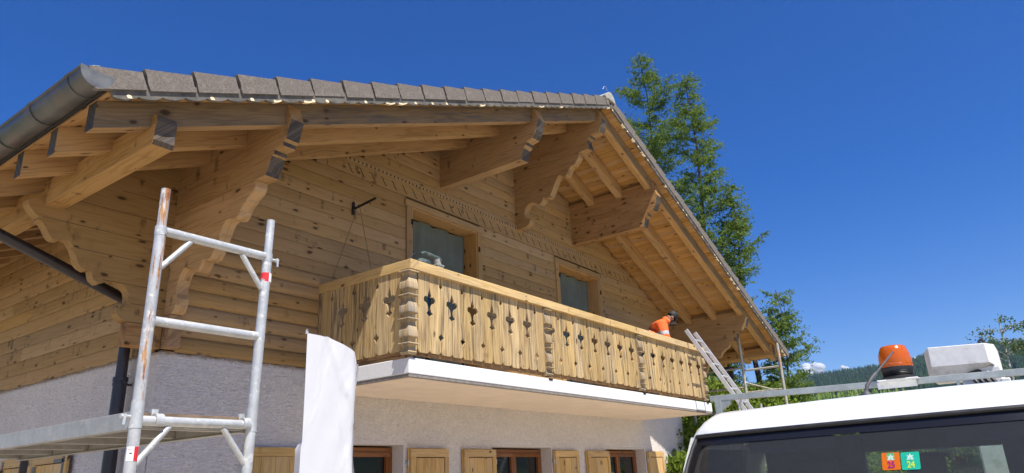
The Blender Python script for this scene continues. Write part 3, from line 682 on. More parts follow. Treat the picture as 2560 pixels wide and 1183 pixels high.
# --- balcony slab
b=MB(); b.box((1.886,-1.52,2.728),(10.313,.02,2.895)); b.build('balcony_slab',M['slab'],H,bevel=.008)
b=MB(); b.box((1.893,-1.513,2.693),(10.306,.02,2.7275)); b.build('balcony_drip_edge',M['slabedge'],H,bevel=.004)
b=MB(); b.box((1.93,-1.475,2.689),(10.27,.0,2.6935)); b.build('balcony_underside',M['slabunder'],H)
for x in(4.60,7.40,10.12):
    b=MB(); b.box((x-.05,-1.528,2.875),(x+.04,-1.45,2.90)); b.build('steel_shoe',M['iron'],H)
# --- balcony railing
RL=thing('balcony_railing',None,None,(6.1,5,0)); RL.parent=None
bpy.data.objects.remove(RL)
b=MB()
def cap(x0,x1): b.box((x0,-1.56,3.865),(x1,-1.42,3.975),(1,0,0))
cap(1.869,5.10); cap(5.102,7.35); cap(7.352,8.78); cap(8.782,10.22)
b2=b
rail=b.build('balcony_railing',M['cap'],H,bevel=.006); rail['label']='balcony railing with sanded handrail and cut out boards'
b=MB(); b.box((1.866,-1.562,3.863),(2.0,0.0,3.977),(0,1,0)); 
b.V=[Vector((v.x if v.x<1.95 or v.y>-1 else v.x, v.y, v.z)) for v in b.V]
b.build('handrail_return',M['cap'],rail,bevel=.006)
HL={'F':[(3.72,.003),(3.695,.008),(3.672,.015),(3.650,.022),(3.630,.029),(3.615,.031),(3.606,.028),(3.612,.042),(3.614,.060),(3.608,.078),(3.594,.091),(3.574,.0968),(3.556,.095),(3.546,.087),(3.543,.074),(3.538,.060),(3.528,.047),(3.510,.036),(3.488,.028),(3.462,.024),(3.442,.027),(3.430,.038),(3.424,.052),(3.416,.052),(3.405,.036),(3.395,.022),(3.386,.010),(3.380,.003)],
    'T':[(3.84,.003),(3.81,.009),(3.79,.017),(3.772,.025),(3.757,.027),(3.743,.022),(3.735,.010),(3.732,.003),(3.24,.003),(3.215,.006),(3.195,.017),(3.182,.036),(3.174,.045),(3.166,.043),(3.155,.032),(3.135,.015),(3.12,.006),(3.115,.003)]}
def boardpoly(x0,x1,l,r,zt=3.865,zb=2.975):
    g=.0034+random.uniform(0,.002); zb+=random.uniform(-.008,.008)
    L=[(x0+g,zt)]+[(x0+max(w,g),z) for z,w in HL.get(l,[])]+[(x0+g,zb+.035),(x0+.012,zb+.018),(x0+.035,zb)]
    Rr=[(x1-.035,zb),(x1-.012,zb+.018),(x1-g,zb+.035)]+[(x1-max(w,g),z) for z,w in HL.get(r,[])[::-1]]+[(x1-g,zt)]
    return L+Rr
posts=[4.57,7.36,10.10]; seam0=2.03; W_=.195
panels=[(2.03,4.50,2),(4.50,7.30,2),(7.30,10.10,2)]
xi=0
for pi_,(p0,p1,_) in enumerate(panels):
    b=MB(); n=int(round((p1-p0)/W_)); w=(p1-p0)/n; gi=xi
    if pi_==0:
        b.prism(boardpoly(1.93,2.03,None,None),lambda a,c,t:(a,t,c),-1.508,-1.482,(0,0,1))
    for i in range(n):
        l=('T','F')[(gi+i)%2]; r=('T','F')[(gi+i+1)%2]
        if i==0: l=None
        if i==n-1: r=None
        yj=random.uniform(-.003,.003)
        b.prism(boardpoly(p0+w*i,p0+w*(i+1),l,r),lambda a,c,t:(a,t,c),-1.510+yj,-1.490+yj,(0,0,1))
    xi+=n-(n%2)
    b.build('baluster_boards',M['rail'],rail,bevel=.002)
b=MB(); yy=-.06; k=0
ysm=[0.0,-.06,-.25,-.44,-.635,-.825,-1.02,-1.215,-1.41,-1.50]; ty=[None,None,'T','F','T','F','T','F',None,None]
for i in range(len(ysm)-1):
    a_,c_=ysm[i],ysm[i+1]; pl=boardpoly(0,abs(c_-a_),ty[i],ty[i+1]) if abs(c_-a_)>.08 else [(0.002,3.86),(abs(c_-a_)-.002,3.86),(abs(c_-a_)-.002,2.97),(0.002,2.97)]
    b.prism(pl,lambda q,c,t,a_=a_:(t,a_-q,c),1.882,1.906,(0,0,1))
b.build('baluster_boards',M['rail'],rail,bevel=.002)
# back rails that the boards are fixed to
b=MB(); b.box((1.95,-1.478,3.70),(10.1,-1.44,3.79)); b.box((1.91,-1.44,3.70),(1.952,-.0,3.79)); b.build('back_rail',M['beamdark'],rail); b=MB(); b.box((1.95,-1.478,2.94),(10.1,-1.44,3.03)); b.box((1.91,-1.44,2.94),(1.952,0,3.03)); b.build('back_rail',M['beamdark'],rail)
PR=[(0,.0),(.003,.020),(.006,.060),(.018,.064),(.022,.020),(.040,.004),(.075,.016),(.10,.034),(.14,.046),(.175,.050),(.200,.050),(.210,.046),(.214,.012),(.262,.0)]
def carved(cx,w,yb,corner=False,end=False):
    """stack of carved drops down a post"""
    prof=[]; z=3.862; prof=[(z,.035)]; z=3.845
    for m in range(4):
        L_=(.262,.262,.262,.135)[m]
        for t,p in PR:
            if t<=L_: prof.append((z-t,p))
        z-=.265
    prof.append((2.925,.012)); return prof
PF=carved(0,0,0)
# corner post: square section whose two outer faces swell and shrink
b=MB(); vs=[];
for z,p in PF:
    p=p*1.05
    vs+= [(1.872-p,-1.525-p,z),(1.955+.012,-1.525-p,z),(1.955+.012,-1.44,z),(1.872-p,-1.43,z)]
n=len(PF); f=[]
for i in range(n-1):
    for j in range(4): f.append((i*4+j,i*4+(j+1)%4,(i+1)*4+(j+1)%4,(i+1)*4+j)[::-1])
f+=[(3,2,1,0)[::-1],tuple((n-1)*4+j for j in range(4))[::-1]]
# triangulate side quads for correct shading on skewed faces
b.add(vs,f,(0,0,1)); b.build('carved_post',M['postw'],rail,bevel=.003)
for cx in posts:
    b=MB(); poly=[(-1.512-p*.95,z) for z,p in PF]+[(-1.44,2.925),(-1.44,3.862)]
    w=.075 if cx<10 else .06
    b.prism(poly,lambda a,c,t:(t,a,c),cx-w,cx+w,(0,0,1)); b.build('carved_post',M['postw'],rail,bevel=.003)
# end post seen from its side at the right end
b=MB(); poly=[(10.165+p*.95,z) for z,p in PF]+[(10.12,2.925),(10.12,3.862)]
b.prism(poly,lambda a,c,t:(a,t,c),-1.51,-1.40,(0,0,1)); b.build('carved_post',M['postw'],rail,bevel=.003)
b=MB()
for i in range(7): b.prism(boardpoly(0,.2,('T','F')[i%2],('F','T')[i%2]),lambda q,c,t,i=i:(t,-1.40+q+.2*i,c),10.125,10.15,(0,0,1))
b.box((10.08,-1.42,3.865),(10.22,0,3.975),(0,1,0)); b.build('baluster_boards',M['rail'],rail)
# --- gutters
def gutter(cx,cz,name,y0,y1,sgn):
    b=MB(); r=.112; n=14; rows=[]
    for y in (y0,y1):
        rows.append([(cx+r*math.cos(t),y,cz+r*math.sin(t)) for t in np.linspace(math.pi,2*math.pi,n)])
    rows2=[[(cx+(r-.004)*math.cos(t),y,cz+(r-.004)*math.sin(t)) for t in np.linspace(math.pi,2*math.pi,n)] for y in(y0,y1)]
    b.grid(rows,smooth=True); b.grid(rows2[::-1],smooth=True)
    b.tube([(cx-sgn*(-1)*-r if False else cx+sgn*r,y0,cz+.006),(cx+sgn*r,y1,cz+.006)],.011,8)
    o=b.build(name,M['zinc'],H,angle=60)
    b=MB(); pts=[(cx+(r+.003)*math.cos(t),cz+(r+.003)*math.sin(t)) for t in np.linspace(math.pi,2*math.pi,20)]
    pts+=[(cx+.10,cz+.008),(cx-.05,cz+.010),(cx-.09,cz+.022),(cx-.118,cz+.024)] if sgn<0 else [(cx+.1,cz+.008),(cx-.1,cz+.008)]
    b.prism(pts,lambda a,c,t:(a,t,c),y0-.006,y0+.002,(0,1,0)); b.build('gutter_end_cap',M['zinccap'],o,bevel=.002)
    y=y0+.20
    while y<min(y1,5.5):
        b=MB()
        b.tube([(cx+(r+.004)*math.cos(t),y,cz+(r+.004)*math.sin(t)) for t in np.linspace(math.pi*.97,2.0*math.pi,12)],.006,6)
        b.tube([(cx+sgn*r,y-.03,cz+.008),(cx+sgn*r,y+.03,cz+.008)],.015,8); b.box((cx-sgn*(r-.02),y-.014,cz-.003),(cx-sgn*(r+.22),y+.014,cz+.006)); y+=.62; b.build('gutter_bracket',M['zinc'],o)
    return o
g1=gutter(-1.712,4.440,'gutter',-2.0,YB,-1); gutter(14.55,4.33,'gutter',-1.97,YB,1)
b=MB(); b.tube([(-1.712,.45,4.34),(-1.712,.45,4.12),(-1.70,.45,4.05),(-1.62,.45,4.01),(-.24,.45,3.54),(-.15,.45,3.48),(-.12,.45,3.38),(-.12,.45,3.0),(-.12,.45,0)],.052,20); 
b.build('downpipe',M['pipe'],H,angle=60)
b=MB(); b.tube([(-.12,.45,2.72),(-.12,.45,0)],.062,20); b.tube([(-.12,.45,2.74),(-.12,.45,2.70)],.070,20); b.tube([(-.12,.45,2.69),(-.12,.45,2.66)],.068,20); b.box((-.12,.44,2.665),(.01,.46,2.685)); b.box((-.14,.37,2.66),(-.10,.39,2.70)); b.build('downpipe_sleeve',M['pipe'],H,angle=60)
# ================================================================== THINGS ON THE CHALET
# hook with rope
t=thing('wall_hook','black iron hook sticking out of the wooden gable wall left of the upper windows','wall hook',(2.38,0,5.1))
b=MB(); b.prism([(2.352,5.03),(2.392,5.03),(2.40,5.12),(2.395,5.20),(2.375,5.225),(2.352,5.20)],lambda a,c,q:(a,q,c),-.022,-.004,(0,0,1)); b.build('back_plate',M['iron'],t,bevel=.003)
b=MB(); n=26
b.tube([(2.375+.0*i,-.02-.42*i/n,5.11+.045*i/n) for i in range(n+1)],[.014+.006*(i%3==0) for i in range(n+1)],8); b.build('spike',M['iron'],t)
b=MB(); pth=[(2.376,-.13,5.135)]
def cat(p,q,sag,n=14): return [Vector(p).lerp(Vector(q),i/n)+Vector((0,0,-sag*math.sin(math.pi*i/n))) for i in range(n+1)]
b.tube(cat((1.995,-.03,3.93),(2.376,-.10,5.135),.02),.0042,6); b.tube(cat((2.376,-.13,5.14),(2.52,-.28,4.05),.015),.0042,6); b.tube([(2.376,-.10,5.135),(2.376,-.115,5.15),(2.376,-.13,5.14)],.0055,6)
o=b.build('rope',M['rope']); tag(o,'thin brown rope slung over the iron hook and hanging behind the railing','rope')
# sander
t=thing('orbital_sander','grey green electric orbital sander lying on the balcony handrail corner','sander',(2.28,-1.49,3.978))
M['sander']=plain('grey green sander body',(.055,.085,.08),.5,var=.25,scale=30,dirt=(.40,.38,.33),dirtamt=.35,dscale=25)
M['dust']=plain('dusty clear plastic',(.26,.26,.235),.6,var=.25,scale=40)
b=MB(); b.tube([(2.10,-1.49,4.10),(2.16,-1.49,4.125),(2.26,-1.49,4.118),(2.34,-1.49,4.105),(2.40,-1.49,4.10),(2.445,-1.49,4.085)],[.015,.019,.023,.028,.030,.018],14); b.build('body',M['sander'],t,angle=60)
b=MB(); b.tube([(2.36,-1.49,4.09),(2.385,-1.49,4.02)],[.040,.046],14); b.build('neck',M['dust'],t)
b=MB(); b.box((2.32,-1.545,4.0),(2.44,-1.435,4.022)); b.box((2.33,-1.54,3.978),(2.43,-1.44,3.999)); b.build('sanding_pad',M['dust'],t,bevel=.005)
b=MB(); b.tube([(2.04,-1.50,3.985),(2.10,-1.50,4.0),(2.20,-1.495,4.0),(2.25,-1.49,3.99)],[.03,.045,.045,.025],10); b.build('dust_bag',M['sander'],t,angle=60)
b=MB(); b.tube([(2.10,-1.49,4.10),(2.02,-1.49,4.09),(1.95,-1.48,4.04),(1.91,-1.47,3.99),(1.96,-1.42,3.985),(1.97,-1.36,3.97),(1.97,-1.30,3.6),(2.0,-1.2,3.0)],.007,8); b.build('cord',M['black'],t)
# ladder leaning on the balcony
t=thing('ladder','aluminium ladder leaning on the right end of the balcony','ladder',(9.45,-3.9,0))
M['ladder']=galv('bright aluminium ladder',(.72,.73,.76),0,.12,.35)
top=Vector((9.36,-1.60,4.16)); bot=Vector((9.44,-3.98,0)); dx=.40
dirL=(bot-top).normalized(); nrm=Vector((1,0,0)).cross(dirL).normalized(); top2=top-dirL*.06
for i in(0,1):
    b=MB(); o_=Vector((dx*i+ (.02 if i else 0),0,0)); b.beam(top2+o_,bot+o_,.026,.075,up=nrm); b.build('rail',M['ladder'],t,bevel=.003)
L_=(bot-top).length; k=.16
while k<L_-.1:
    b=MB(); p=top+dirL*k; b.tube([p+Vector((.012,0,0)),p+Vector((dx+.01,0,0))],.015,10); b.build('rung',M['ladder'],t); k+=.28
b=MB()
# ---- scaffold helper
def tubeobj(name,path,r,mat,par,n=14,**k):
    b=MB(); b.tube(path,r,n); return b.build(name,mat,par,**k)
# left tower
T=thing('scaffold_tower','paint spattered rolling scaffold tower with rusty left post in front of the gable','scaffold',(-1.42,-1.7,0))
def frame(yf,x0,x1,top,rungs,mats,ends=True,lean=0,parent=T,r=.0285):
    def X0(z): return x0+.006*(z-2)
    def X1(z): return x1+.028*(z-2)
    zj=2.955
    tubeobj('post',[(X0(0.12),yf,.12),(X0(zj),yf,zj)],r,mats[0],parent,20)
    tubeobj('post',[(X1(0.12),yf,.12),(X1(zj),yf,zj)],r,mats[1],parent,20)
    if top>zj:
        for X in(X0,X1): 
            b=MB(); b.tube([(X(zj-.02),yf,zj-.02),(X(zj+.02),yf,zj+.02),(X(zj+.02),yf,zj+.02),(X(top),yf,top)],[r*1.06,r*1.06,r*.86,r*.86],20); b.build('spigot',mats[0] if X==X0 else mats[1],parent)
    for z in rungs:
        tubeobj('rung',[(X0(z)+r*.8,yf,z),(X1(z)-r*.8,yf,z)],r*.88,M['galv'],parent,20)
    return X0,X1
r_=.0285
X0,X1=frame(-3.2,-1.742,-1.092,3.205,[2.965,2.472,1.968,1.44,.92,.4],(M['galvrust'],M['galv']))
for zt in(2.965,1.968,.92):
    for s_ in(0,1):
        X=X0 if s_==0 else X1; sg=1 if s_==0 else -1
        b=MB(); b.tube([(X(zt)+sg*.175,-3.2,zt-.022),(X(zt-.20)+sg*.022,-3.2,zt-.205)],.0155,14); b.build('brace',M['galv'],T)
# collars, pins and stickers
def band(x,y,z0,z1,r,mat,name,par=T):
    b=MB(); b.tube([(x,y,z0),(x,y,z1)],r,24); return b.build(name,mat,par)
band(X0(2.93)+0,-3.2,2.945,2.985,.0305,M['galv'],'collar'); band(X1(2.93),-3.2,2.945,2.985,.0305,M['galv'],'collar')
band(X0(1.99)-.0005,-3.2,1.93,2.06,.0305,M['galv'],'collar'); band(X1(1.99),-3.2,1.93,2.06,.0305,M['galv'],'collar')
o=band(X1(2.84),-3.2,2.805,2.86,.0290,M['red'],'red_sticker'); band(X1(2.84)+.006,-3.2,2.806,2.859,.0288,M['white'],'white_sticker')
def halfband(x,z0,z1,a0,a1,mat,name,rr=.0292):
    b=MB(); rows=[[(x+rr*math.cos(a),-3.2+rr*math.sin(a),z) for a in np.linspace(a0,a1,12)] for z in(z0,z1)]
    b.grid(rows[::1],smooth=True); return b.build(name,mat,T)
halfband(X0(1.81),1.775,1.842,math.radians(190),math.radians(262),M['white'],'white_sticker',.0294)
halfband(X0(1.81),1.775,1.842,math.radians(262),math.radians(318),M['red'],'red_sticker',.0294)
halfband(X0(1.81),1.808,1.814,math.radians(222),math.radians(246),M['black'],'sticker_print',.0297)
halfband(X0(1.81),1.829,1.831,math.radians(205),math.radians(250),M['red'],'sticker_print',.0297)
for X,z,sg in((X1,2.955,1),(X0,1.985,-1)):
    b=MB(); b.tube([(X(z)+sg*.02,-3.2,z),(X(z)+sg*.075,-3.2,z+.002)],.008,10); b.tube([(X(z)+sg*.055,-3.2,z),(X(z)+sg*.078,-3.2,z+.001)],.011,10)
    b.beam((X(z)+sg*.062,-3.213,z+.012),(X(z)+sg*.066,-3.213,z-.040),.012,.006,up=(0,1,0)); b.build('locking_pin',M['galv'],T)
# far frame
for (xx,zt) in((-1.742,2.36),(-1.092,2.16)): tubeobj('post',[(xx,-.22,.12),(xx,-.22,zt)],r_,M['pipe'] if xx>-1.2 else M['galv'],T)
for z in(1.968,1.44,.92,.4): tubeobj('rung',[(-1.715,-.22,z),(-1.12,-.22,z)],.025,M['galv'],T)
for x in(-1.742,-1.092): tubeobj('guard_rail',[(x,-3.2,1.18),(x,-.22,1.18)],.02,M['galv'],T)
for x in(-1.742,-1.092):
    for y in(-3.2,-.22):
        b=MB(); b.lathe([(.0,-.02),(.055,-.02),(.06,-.012),(.06,.012),(.055,.02),(0,.02)],(x,y,.06),(1,0,0)); b.build('castor',M['rubber'],T)
# platform
b=MB()
for x in(-1.765,-1.135): b.box((x,-3.17,1.925),(x+.035,-.2,2.012),(0,1,0))
for x in(-1.73,-1.150): b.box((x,-3.17,1.925),(x+.015,-.2,1.932),(0,1,0))
for k in range(6): b.box((-1.73,-3.05+.56*k,1.94),(-1.135,-3.01+.56*k,1.985))
b.box((-1.73,-3.18,1.935),(-1.135,-3.165,1.99))
po=b.build('platform',M['alu'],T,bevel=.003)
b=MB(); b.box((-1.73,-3.165,1.999),(-1.135,-.2,2.011),(0,1,0)); b.build('deck',M['ply'],po)
for x in(-1.655,-1.155):
    b=MB(); pr=[(-3.165,2.05)]+[(-3.2+.032*math.cos(a),1.968+.034*math.sin(a)) for a in np.linspace(.6,math.pi*1.05,8)]+[(-3.2-.026,1.938),(-3.2-.031,1.938)]+[(-3.2+.038*math.cos(a),1.968+.041*math.sin(a)) for a in np.linspace(math.pi*1.0,.75,8)]
    b=MB(); rows=[[(x,y,z) for y,z in pr],[(x+.042,y,z) for y,z in pr]]
    ro=[(-3.2+.038*math.cos(a),1.968+.038*math.sin(a)) for a in np.linspace(-.3,math.pi*1.22,14)]; ri=[(-3.2+.027*math.cos(a),1.968+.027*math.sin(a)) for a in np.linspace(-.3,math.pi*1.12,14)]
    b.prism(ro+ri[::-1],lambda a,c,q:(q,a,c),x,x+.042,(0,1,0)); b.box((x+.004,-3.168,1.96),(x+.038,-3.15,2.03)); b.build('claw',M['galv'],po)
# right tower
T2=thing('scaffold_tower','narrow greenish scaffold tower standing behind the right end of the chalet','scaffold',(13.1,-1.8,0))
G=M['greenmetal']
tubeobj('post',[(13.0,-1.345,0),(13.0,-1.345,4.74)],.034,G,T2); tubeobj('post',[(13.0,-2.20,0),(13.0,-2.20,4.30)],.034,G,T2)
tubeobj('post',[(13.9,-1.345,0),(13.9,-1.345,3.1)],.034,G,T2); tubeobj('post',[(13.9,-2.20,0),(13.9,-2.20,2.9)],.034,G,T2)
tubeobj('post',[(13.0,-.05,0),(13.0,-.05,4.6)],.034,G,T2)
for z in(4.50,3.86,3.42,2.9,2.4,1.9,1.4,.9):
    tubeobj('rung',[(13.0,-1.345,z),(13.0,-.05,z)],.024,G,T2)
for z in(3.80,3.30,2.85,2.3,1.7,1.1):
    tubeobj('rung',[(13.0,-1.345,z),(13.0,-2.20,z)],.024,G,T2)
tubeobj('brace',[(13.0,-1.36,3.52),(13.0,-2.19,3.22)],.02,G,T2); tubeobj('brace',[(13.03,-1.40,2.9),(13.03,-1.9,2.2)],.02,G,T2)
tubeobj('brace',[(13.9,-1.345,1.4),(13.0,-1.345,2.6)],.02,G,T2)
for z in(2.8,2.3,1.3): tubeobj('rung',[(13.9,-1.345,z),(13.9,-2.2,z)],.024,G,T2)
b=MB(); b.box((12.97,-2.2,1.95),(13.93,-1.34,2.0)); b.build('platform',M['ply'],T2)
# wrapped column
b=MB(); rows=[]
def ctop(u): return float(np.interp(u,[0,.37,.50,.67,.82,.94,.97,1.0],[2.797,2.795,2.778,2.755,2.728,2.700,2.675,2.615]))
nz=60
sec=[]   # outline of the section: (u across 0..1, depth)
DP=.09
for i in range(13): sec.append((0,DP-DP*i/12))
for i in range(1,31): sec.append((i/30,0.0))
for i in range(1,11): sec.append((1,DP*i/10))
for i in range(1,21): sec.append((1-i/20,DP))
for k in range(nz+1):
    t=k/nz; r=[]
    for (u,d) in sec:
        z=.0+ctop(u)*t; zz=z/2.75
        xl=.035-.0*zz+ -.010*(zz<.70); xr=.592+.018*math.exp(-((z-2.55)/.16)**2)+.008*math.sin(z*9)
        x=xl+(xr-xl)*u; y=-2.2+d
        if d<DP: 
            y+=.006*math.sin(z*2.1+u*3)+.003*math.sin((z*1.6-u*2.2)*6)*u+.002*math.sin(z*17+u*9)*u**2
            y+=.020*math.exp(-((z-1.985)/.010)**2)*.4*(1 if z<2.2 else 0)*-.4
            y+= .012*math.exp(-((u-(.35+.5*(2.75-z)/.9))/.05)**2)*(1 if z>1.9 else 0)
            y-= .012*math.exp(-((u-(.55+.45*(2.60-z)/.5))/.03)**2)*(1 if z>2.1 else 0)
        y-=.010*math.exp(-((z-(1.62+.9*(u-.55)))/.012)**2)*(1 if .5<u<.95 else 0)+.012*math.exp(-((z-(2.40-.5*(u-.7)))/.02)**2)*(1 if .62<u<.85 else 0)
        if u==1 and 0<d<DP: x+=.02*math.sin(z*5)+.01*math.sin(z*13)
        x+=d*(1-u)*(.80 if z>1.985 else .80-.55*min(1,(1.985-z)/.05))
        y+=.05*max(0,(u-.85)/.15)**2*(1 if d<DP/2 else -.2)
        r.append((x,y,z))
    r.append(r[0]); rows.append(r)
b.grid(rows,smooth=True)
capc=[p for p in rows[-1][:-1]]; b.add(capc,[tuple(range(len(capc)))],smooth=False)
# pinched corner of cloth
b.add([(.030,-2.19,2.79),(.022,-2.20,2.825),(.034,-2.205,2.835),(.050,-2.20,2.805),(.06,-2.14,2.80)],[(0,1,2,3),(1,0,4),(1,4,3,2)],smooth=False)
o=b.build('wrapped_column',M['sheet'],angle=50); tag(o,'tall column wrapped in a white sheet standing left of the balcony','wrapped column')
# ================================================================== PERSON
FT=Vector((9.50,-.88,2.896)); FD=Vector((.60,-.80,0)); LD=Vector((.80,.60,0))
def PL(f,l,z): return FT+FD*f+LD*l+Vector((0,0,z))
def skinned(name,verts,edges,rad,mat,parent,sub=2):
    me=bpy.data.meshes.new(name); me.from_pydata([tuple(v) for v in verts],edges,[]); o=bpy.data.objects.new(name+'_tmp',me); COL.objects.link(o)
    o.modifiers.new('skin','SKIN'); sv=me.skin_vertices[0].data
    for i,r in enumerate(rad):
        rr=r if isinstance(r,tuple) else (r,r); sv[i].radius=rr
    sv[0].use_root=True
    m=o.modifiers.new('sub','SUBSURF'); m.levels=sub; m.render_levels=sub
    dg=bpy.context.evaluated_depsgraph_get(); me2=bpy.data.meshes.new_from_object(o.evaluated_get(dg)); bpy.data.objects.remove(o)
    me2.name=name; org=ORG[parent.name] if parent else Vector((0,0,0))
    me2.transform(Matrix.Translation(-org)); 
    for p in me2.polygons: p.use_smooth=True
    me2.materials.clear()
    for m_ in (mat if isinstance(mat,(list,tuple)) else [mat]): me2.materials.append(m_)
    o=bpy.data.objects.new(name,me2); COL.objects.link(o)
    if parent: o.parent=parent; ORG[o.name]=org
    return o
M['hivis']=plain('orange high visibility fabric',(.82,.13,.02),.8,var=.12,scale=12); M['reflect']=plain('silver reflective tape',(.42,.44,.46),.5,var=.1,scale=20)
M['skin']=plain('skin',(.32,.17,.11),.6,var=.08,scale=20); M['trouser']=plain('dark work trousers',(.03,.032,.04),.85,var=.2,scale=10); M['hair']=plain('dark hair and beard',(.02,.014,.01),.9,var=.3,scale=60)
M['capm']=plain('black cap',(.012,.012,.014),.7,var=.2,scale=20)
P_=thing('person','worker in orange high visibility hoodie and black cap bending over on the balcony','person',tuple(FT))
bv=[PL(-.20,0,.97),PL(-.15,0,1.13),PL(.0,0,1.38),PL(.12,0,1.53),PL(.25,0,1.59),PL(.31,0,1.64),PL(.345,0,1.72),
    PL(-.21,.10,.90),PL(-.14,.11,.48),PL(-.19,.11,.09),PL(-.06,.12,.04),
    PL(-.21,-.10,.90),PL(-.13,-.11,.48),PL(-.17,-.11,.09),PL(-.04,-.12,.04),
    PL(.10,.20,1.49),PL(.17,.26,1.20),PL(.42,.20,1.07),PL(.50,.18,1.055),
    PL(.08,-.20,1.49),PL(.12,-.28,1.18),PL(.37,-.22,1.05),PL(.45,-.20,1.035)]
be=[(0,1),(1,2),(2,3),(3,4),(4,5),(5,6),(0,7),(7,8),(8,9),(9,10),(0,11),(11,12),(12,13),(13,14),(3,15),(15,16),(16,17),(17,18),(3,19),(19,20),(20,21),(21,22)]
br=[.13,.12,.14,.10,.062,.085,.095,.095,.062,.045,.045,.095,.062,.045,.045,.058,.045,.032,.034,.058,.045,.032,.034]
skinned('body',bv,be,br,M['skin'],P_)
# face
b=MB(); hc=PL(.35,0,1.675); fwd_=(FD*.72+Vector((0,0,-.69))).normalized(); upv=(FD*.69+Vector((0,0,.72))).normalized()
b.tube([hc+fwd_*.085+upv*.015,hc+fwd_*.115-upv*.012,hc+fwd_*.112-upv*.03],[.010,.016,.010],8)
b.build('nose',M['skin'],P_,angle=80)
for s_ in(-1,1):
    b=MB(); e=hc+LD*(.092*s_)-fwd_*.005; b.lathe([(0,-.010),(.018,-.012),(.030,0),(.02,.010),(0,.008)],e,LD*s_,12); b.build('ear',M['skin'],P_)
    b=MB(); e=hc+LD*(.035*s_)+fwd_*.088+upv*.02; b.lathe([(0,-.008),(.012,0),(0,.008)],e,fwd_,8); b.build('eye',M['hair'],P_)
skinned('beard',[hc+fwd_*.055-upv*.055,hc+fwd_*.085-upv*.085,hc-upv*.06],[(0,1),(0,2)],[.068,.035,.055],M['hair'],P_)
skinned('hair',[hc-fwd_*.03+upv*.02,hc-fwd_*.06-upv*.04],[(0,1)],[.098,.07],M['hair'],P_)
b=MB(); cc=hc+upv*.035-fwd_*.01; b.lathe([(.108,-.01),(.110,.02),(.104,.05),(.088,.08),(.055,.102),(.02,.110),(0,.111)],cc,upv,24); cap_=b.build('cap',M['capm'],P_,angle=80)
b=MB(); rr_=[]
for j in range(9):
    a=math.radians(-62+15.5*j); rr_.append((math.cos(a),math.sin(a)))
row0=[cc+fwd_*(.100*c)+LD*(.100*s) for c,s in rr_]; row1=[cc+fwd_*(.10*c+.085*c*c)+LD*(.092*s)-upv*.02 for c,s in rr_]
b.grid([row0,row1]); b.grid([[p-upv*.006 for p in row1],[p-upv*.006 for p in row0]]); b.grid([row1,[p-upv*.006 for p in row1]]); b.build('brim',M['capm'],cap_)
# hands with five fingers
for s_,w_,e_ in((1,PL(.50,.18,1.055),0),(-1,PL(.45,-.20,1.035),0)):
    for k in range(4):
        base=w_+LD*((k-1.5)*.020)+FD*.03; l=(.075,.085,.08,.062)[k]
        skinned('finger',[base,base+FD*l*.5-Vector((0,0,.008)),base+FD*l*.85-Vector((0,0,.035))],[(0,1),(1,2)],[.010,.009,.008],M['skin'],P_,1)
    base=w_-LD*(.03*s_)-Vector((0,0,.0)); skinned('thumb',[base,base+FD*.03-LD*.02*s_-Vector((0,0,.015)),base+FD*.06-LD*.02*s_-Vector((0,0,.03))],[(0,1),(1,2)],[.012,.010,.008],M['skin'],P_,1)
hv=[PL(-.20,0,.96),PL(-.15,0,1.13),PL(.0,0,1.38),PL(.11,0,1.525),PL(.22,0,1.575),
    PL(.10,.21,1.49),PL(.17,.27,1.20),PL(.36,.20,1.09),PL(.08,-.21,1.49),PL(.12,-.29,1.18),PL(.31,-.235,1.075)]
he=[(0,1),(1,2),(2,3),(3,4),(3,5),(5,6),(6,7),(3,8),(8,9),(9,10)]
ho=skinned('hoodie',hv,he,[.20,.21,.24,.195,.10,.125,.10,.07,.125,.10,.07],[M['hivis'],M['reflect']],P_,3)
for p in ho.data.polygons:
    c=p.center+ORG[ho.name]-FT; f_,l_,z_=c.dot(FD),c.dot(LD),c.z
    ax_=f_*.35+z_*.93
    hit=False
    if abs(l_)>.20:   # sleeves
        if .0<z_-1.29<.065 or (z_<1.22 and .20<f_<.25): hit=True
    else:
        if .0<ax_-1.14<.07: hit=True
        if .085<abs(l_)<.13 and ax_>1.2 : hit=True
    p.material_index=1 if hit else 0
skinned('hood',[PL(.14,0,1.655),PL(.20,.08,1.62),PL(.20,-.08,1.62),PL(.28,.11,1.55),PL(.28,-.11,1.55)],[(0,1),(0,2),(1,3),(2,4)],[.085,.075,.075,.05,.05],M['hivis'],P_)
skinned('trousers',[PL(-.20,0,.94),PL(-.21,.10,.86),PL(-.14,.11,.48),PL(-.18,.11,.10),PL(-.21,-.10,.86),PL(-.13,-.11,.48),PL(-.16,-.11,.10)],[(0,1),(1,2),(2,3),(0,4),(4,5),(5,6)],[.15,.115,.08,.07,.115,.08,.07],M['trouser'],P_)
for s_ in(1,-1):
    b=MB(); c=PL(-.12,.115*s_,.0); b.beam(c-FD*.10+Vector((0,0,.045)),c+FD*.17+Vector((0,0,.04)),.10,.08); b.build('boot',M['trouser'],P_,bevel=.025)
# ================================================================== TRUCK
K=thing('truck','white flatbed truck with amber beacon and folded crane, seen from the front','truck',(2.6,-6.13,0))
YC=-6.13
def crown(t): return -.018*t*t-.012*t-.05*max(0,(abs(t)-.84)/.16)**3
def wx(z,t): # windscreen surface
    return .42-(1.815-z)*.56+.10*t*t*t*t-.06*(1-t*t)*((1.815-z)/.8)
def hwz(z): return 1.062-.055*max(0,(z-1.5)/.3)**2
def wp(z,t,off=0):
    zz=z+(-.012*t if z>1.5 else 0)*((z-1.5)/.3 if z<1.8 else 1)
    return (wx(z,t)-off*.87, YC+t*hwz(zz)*.955, zz+off*.5)
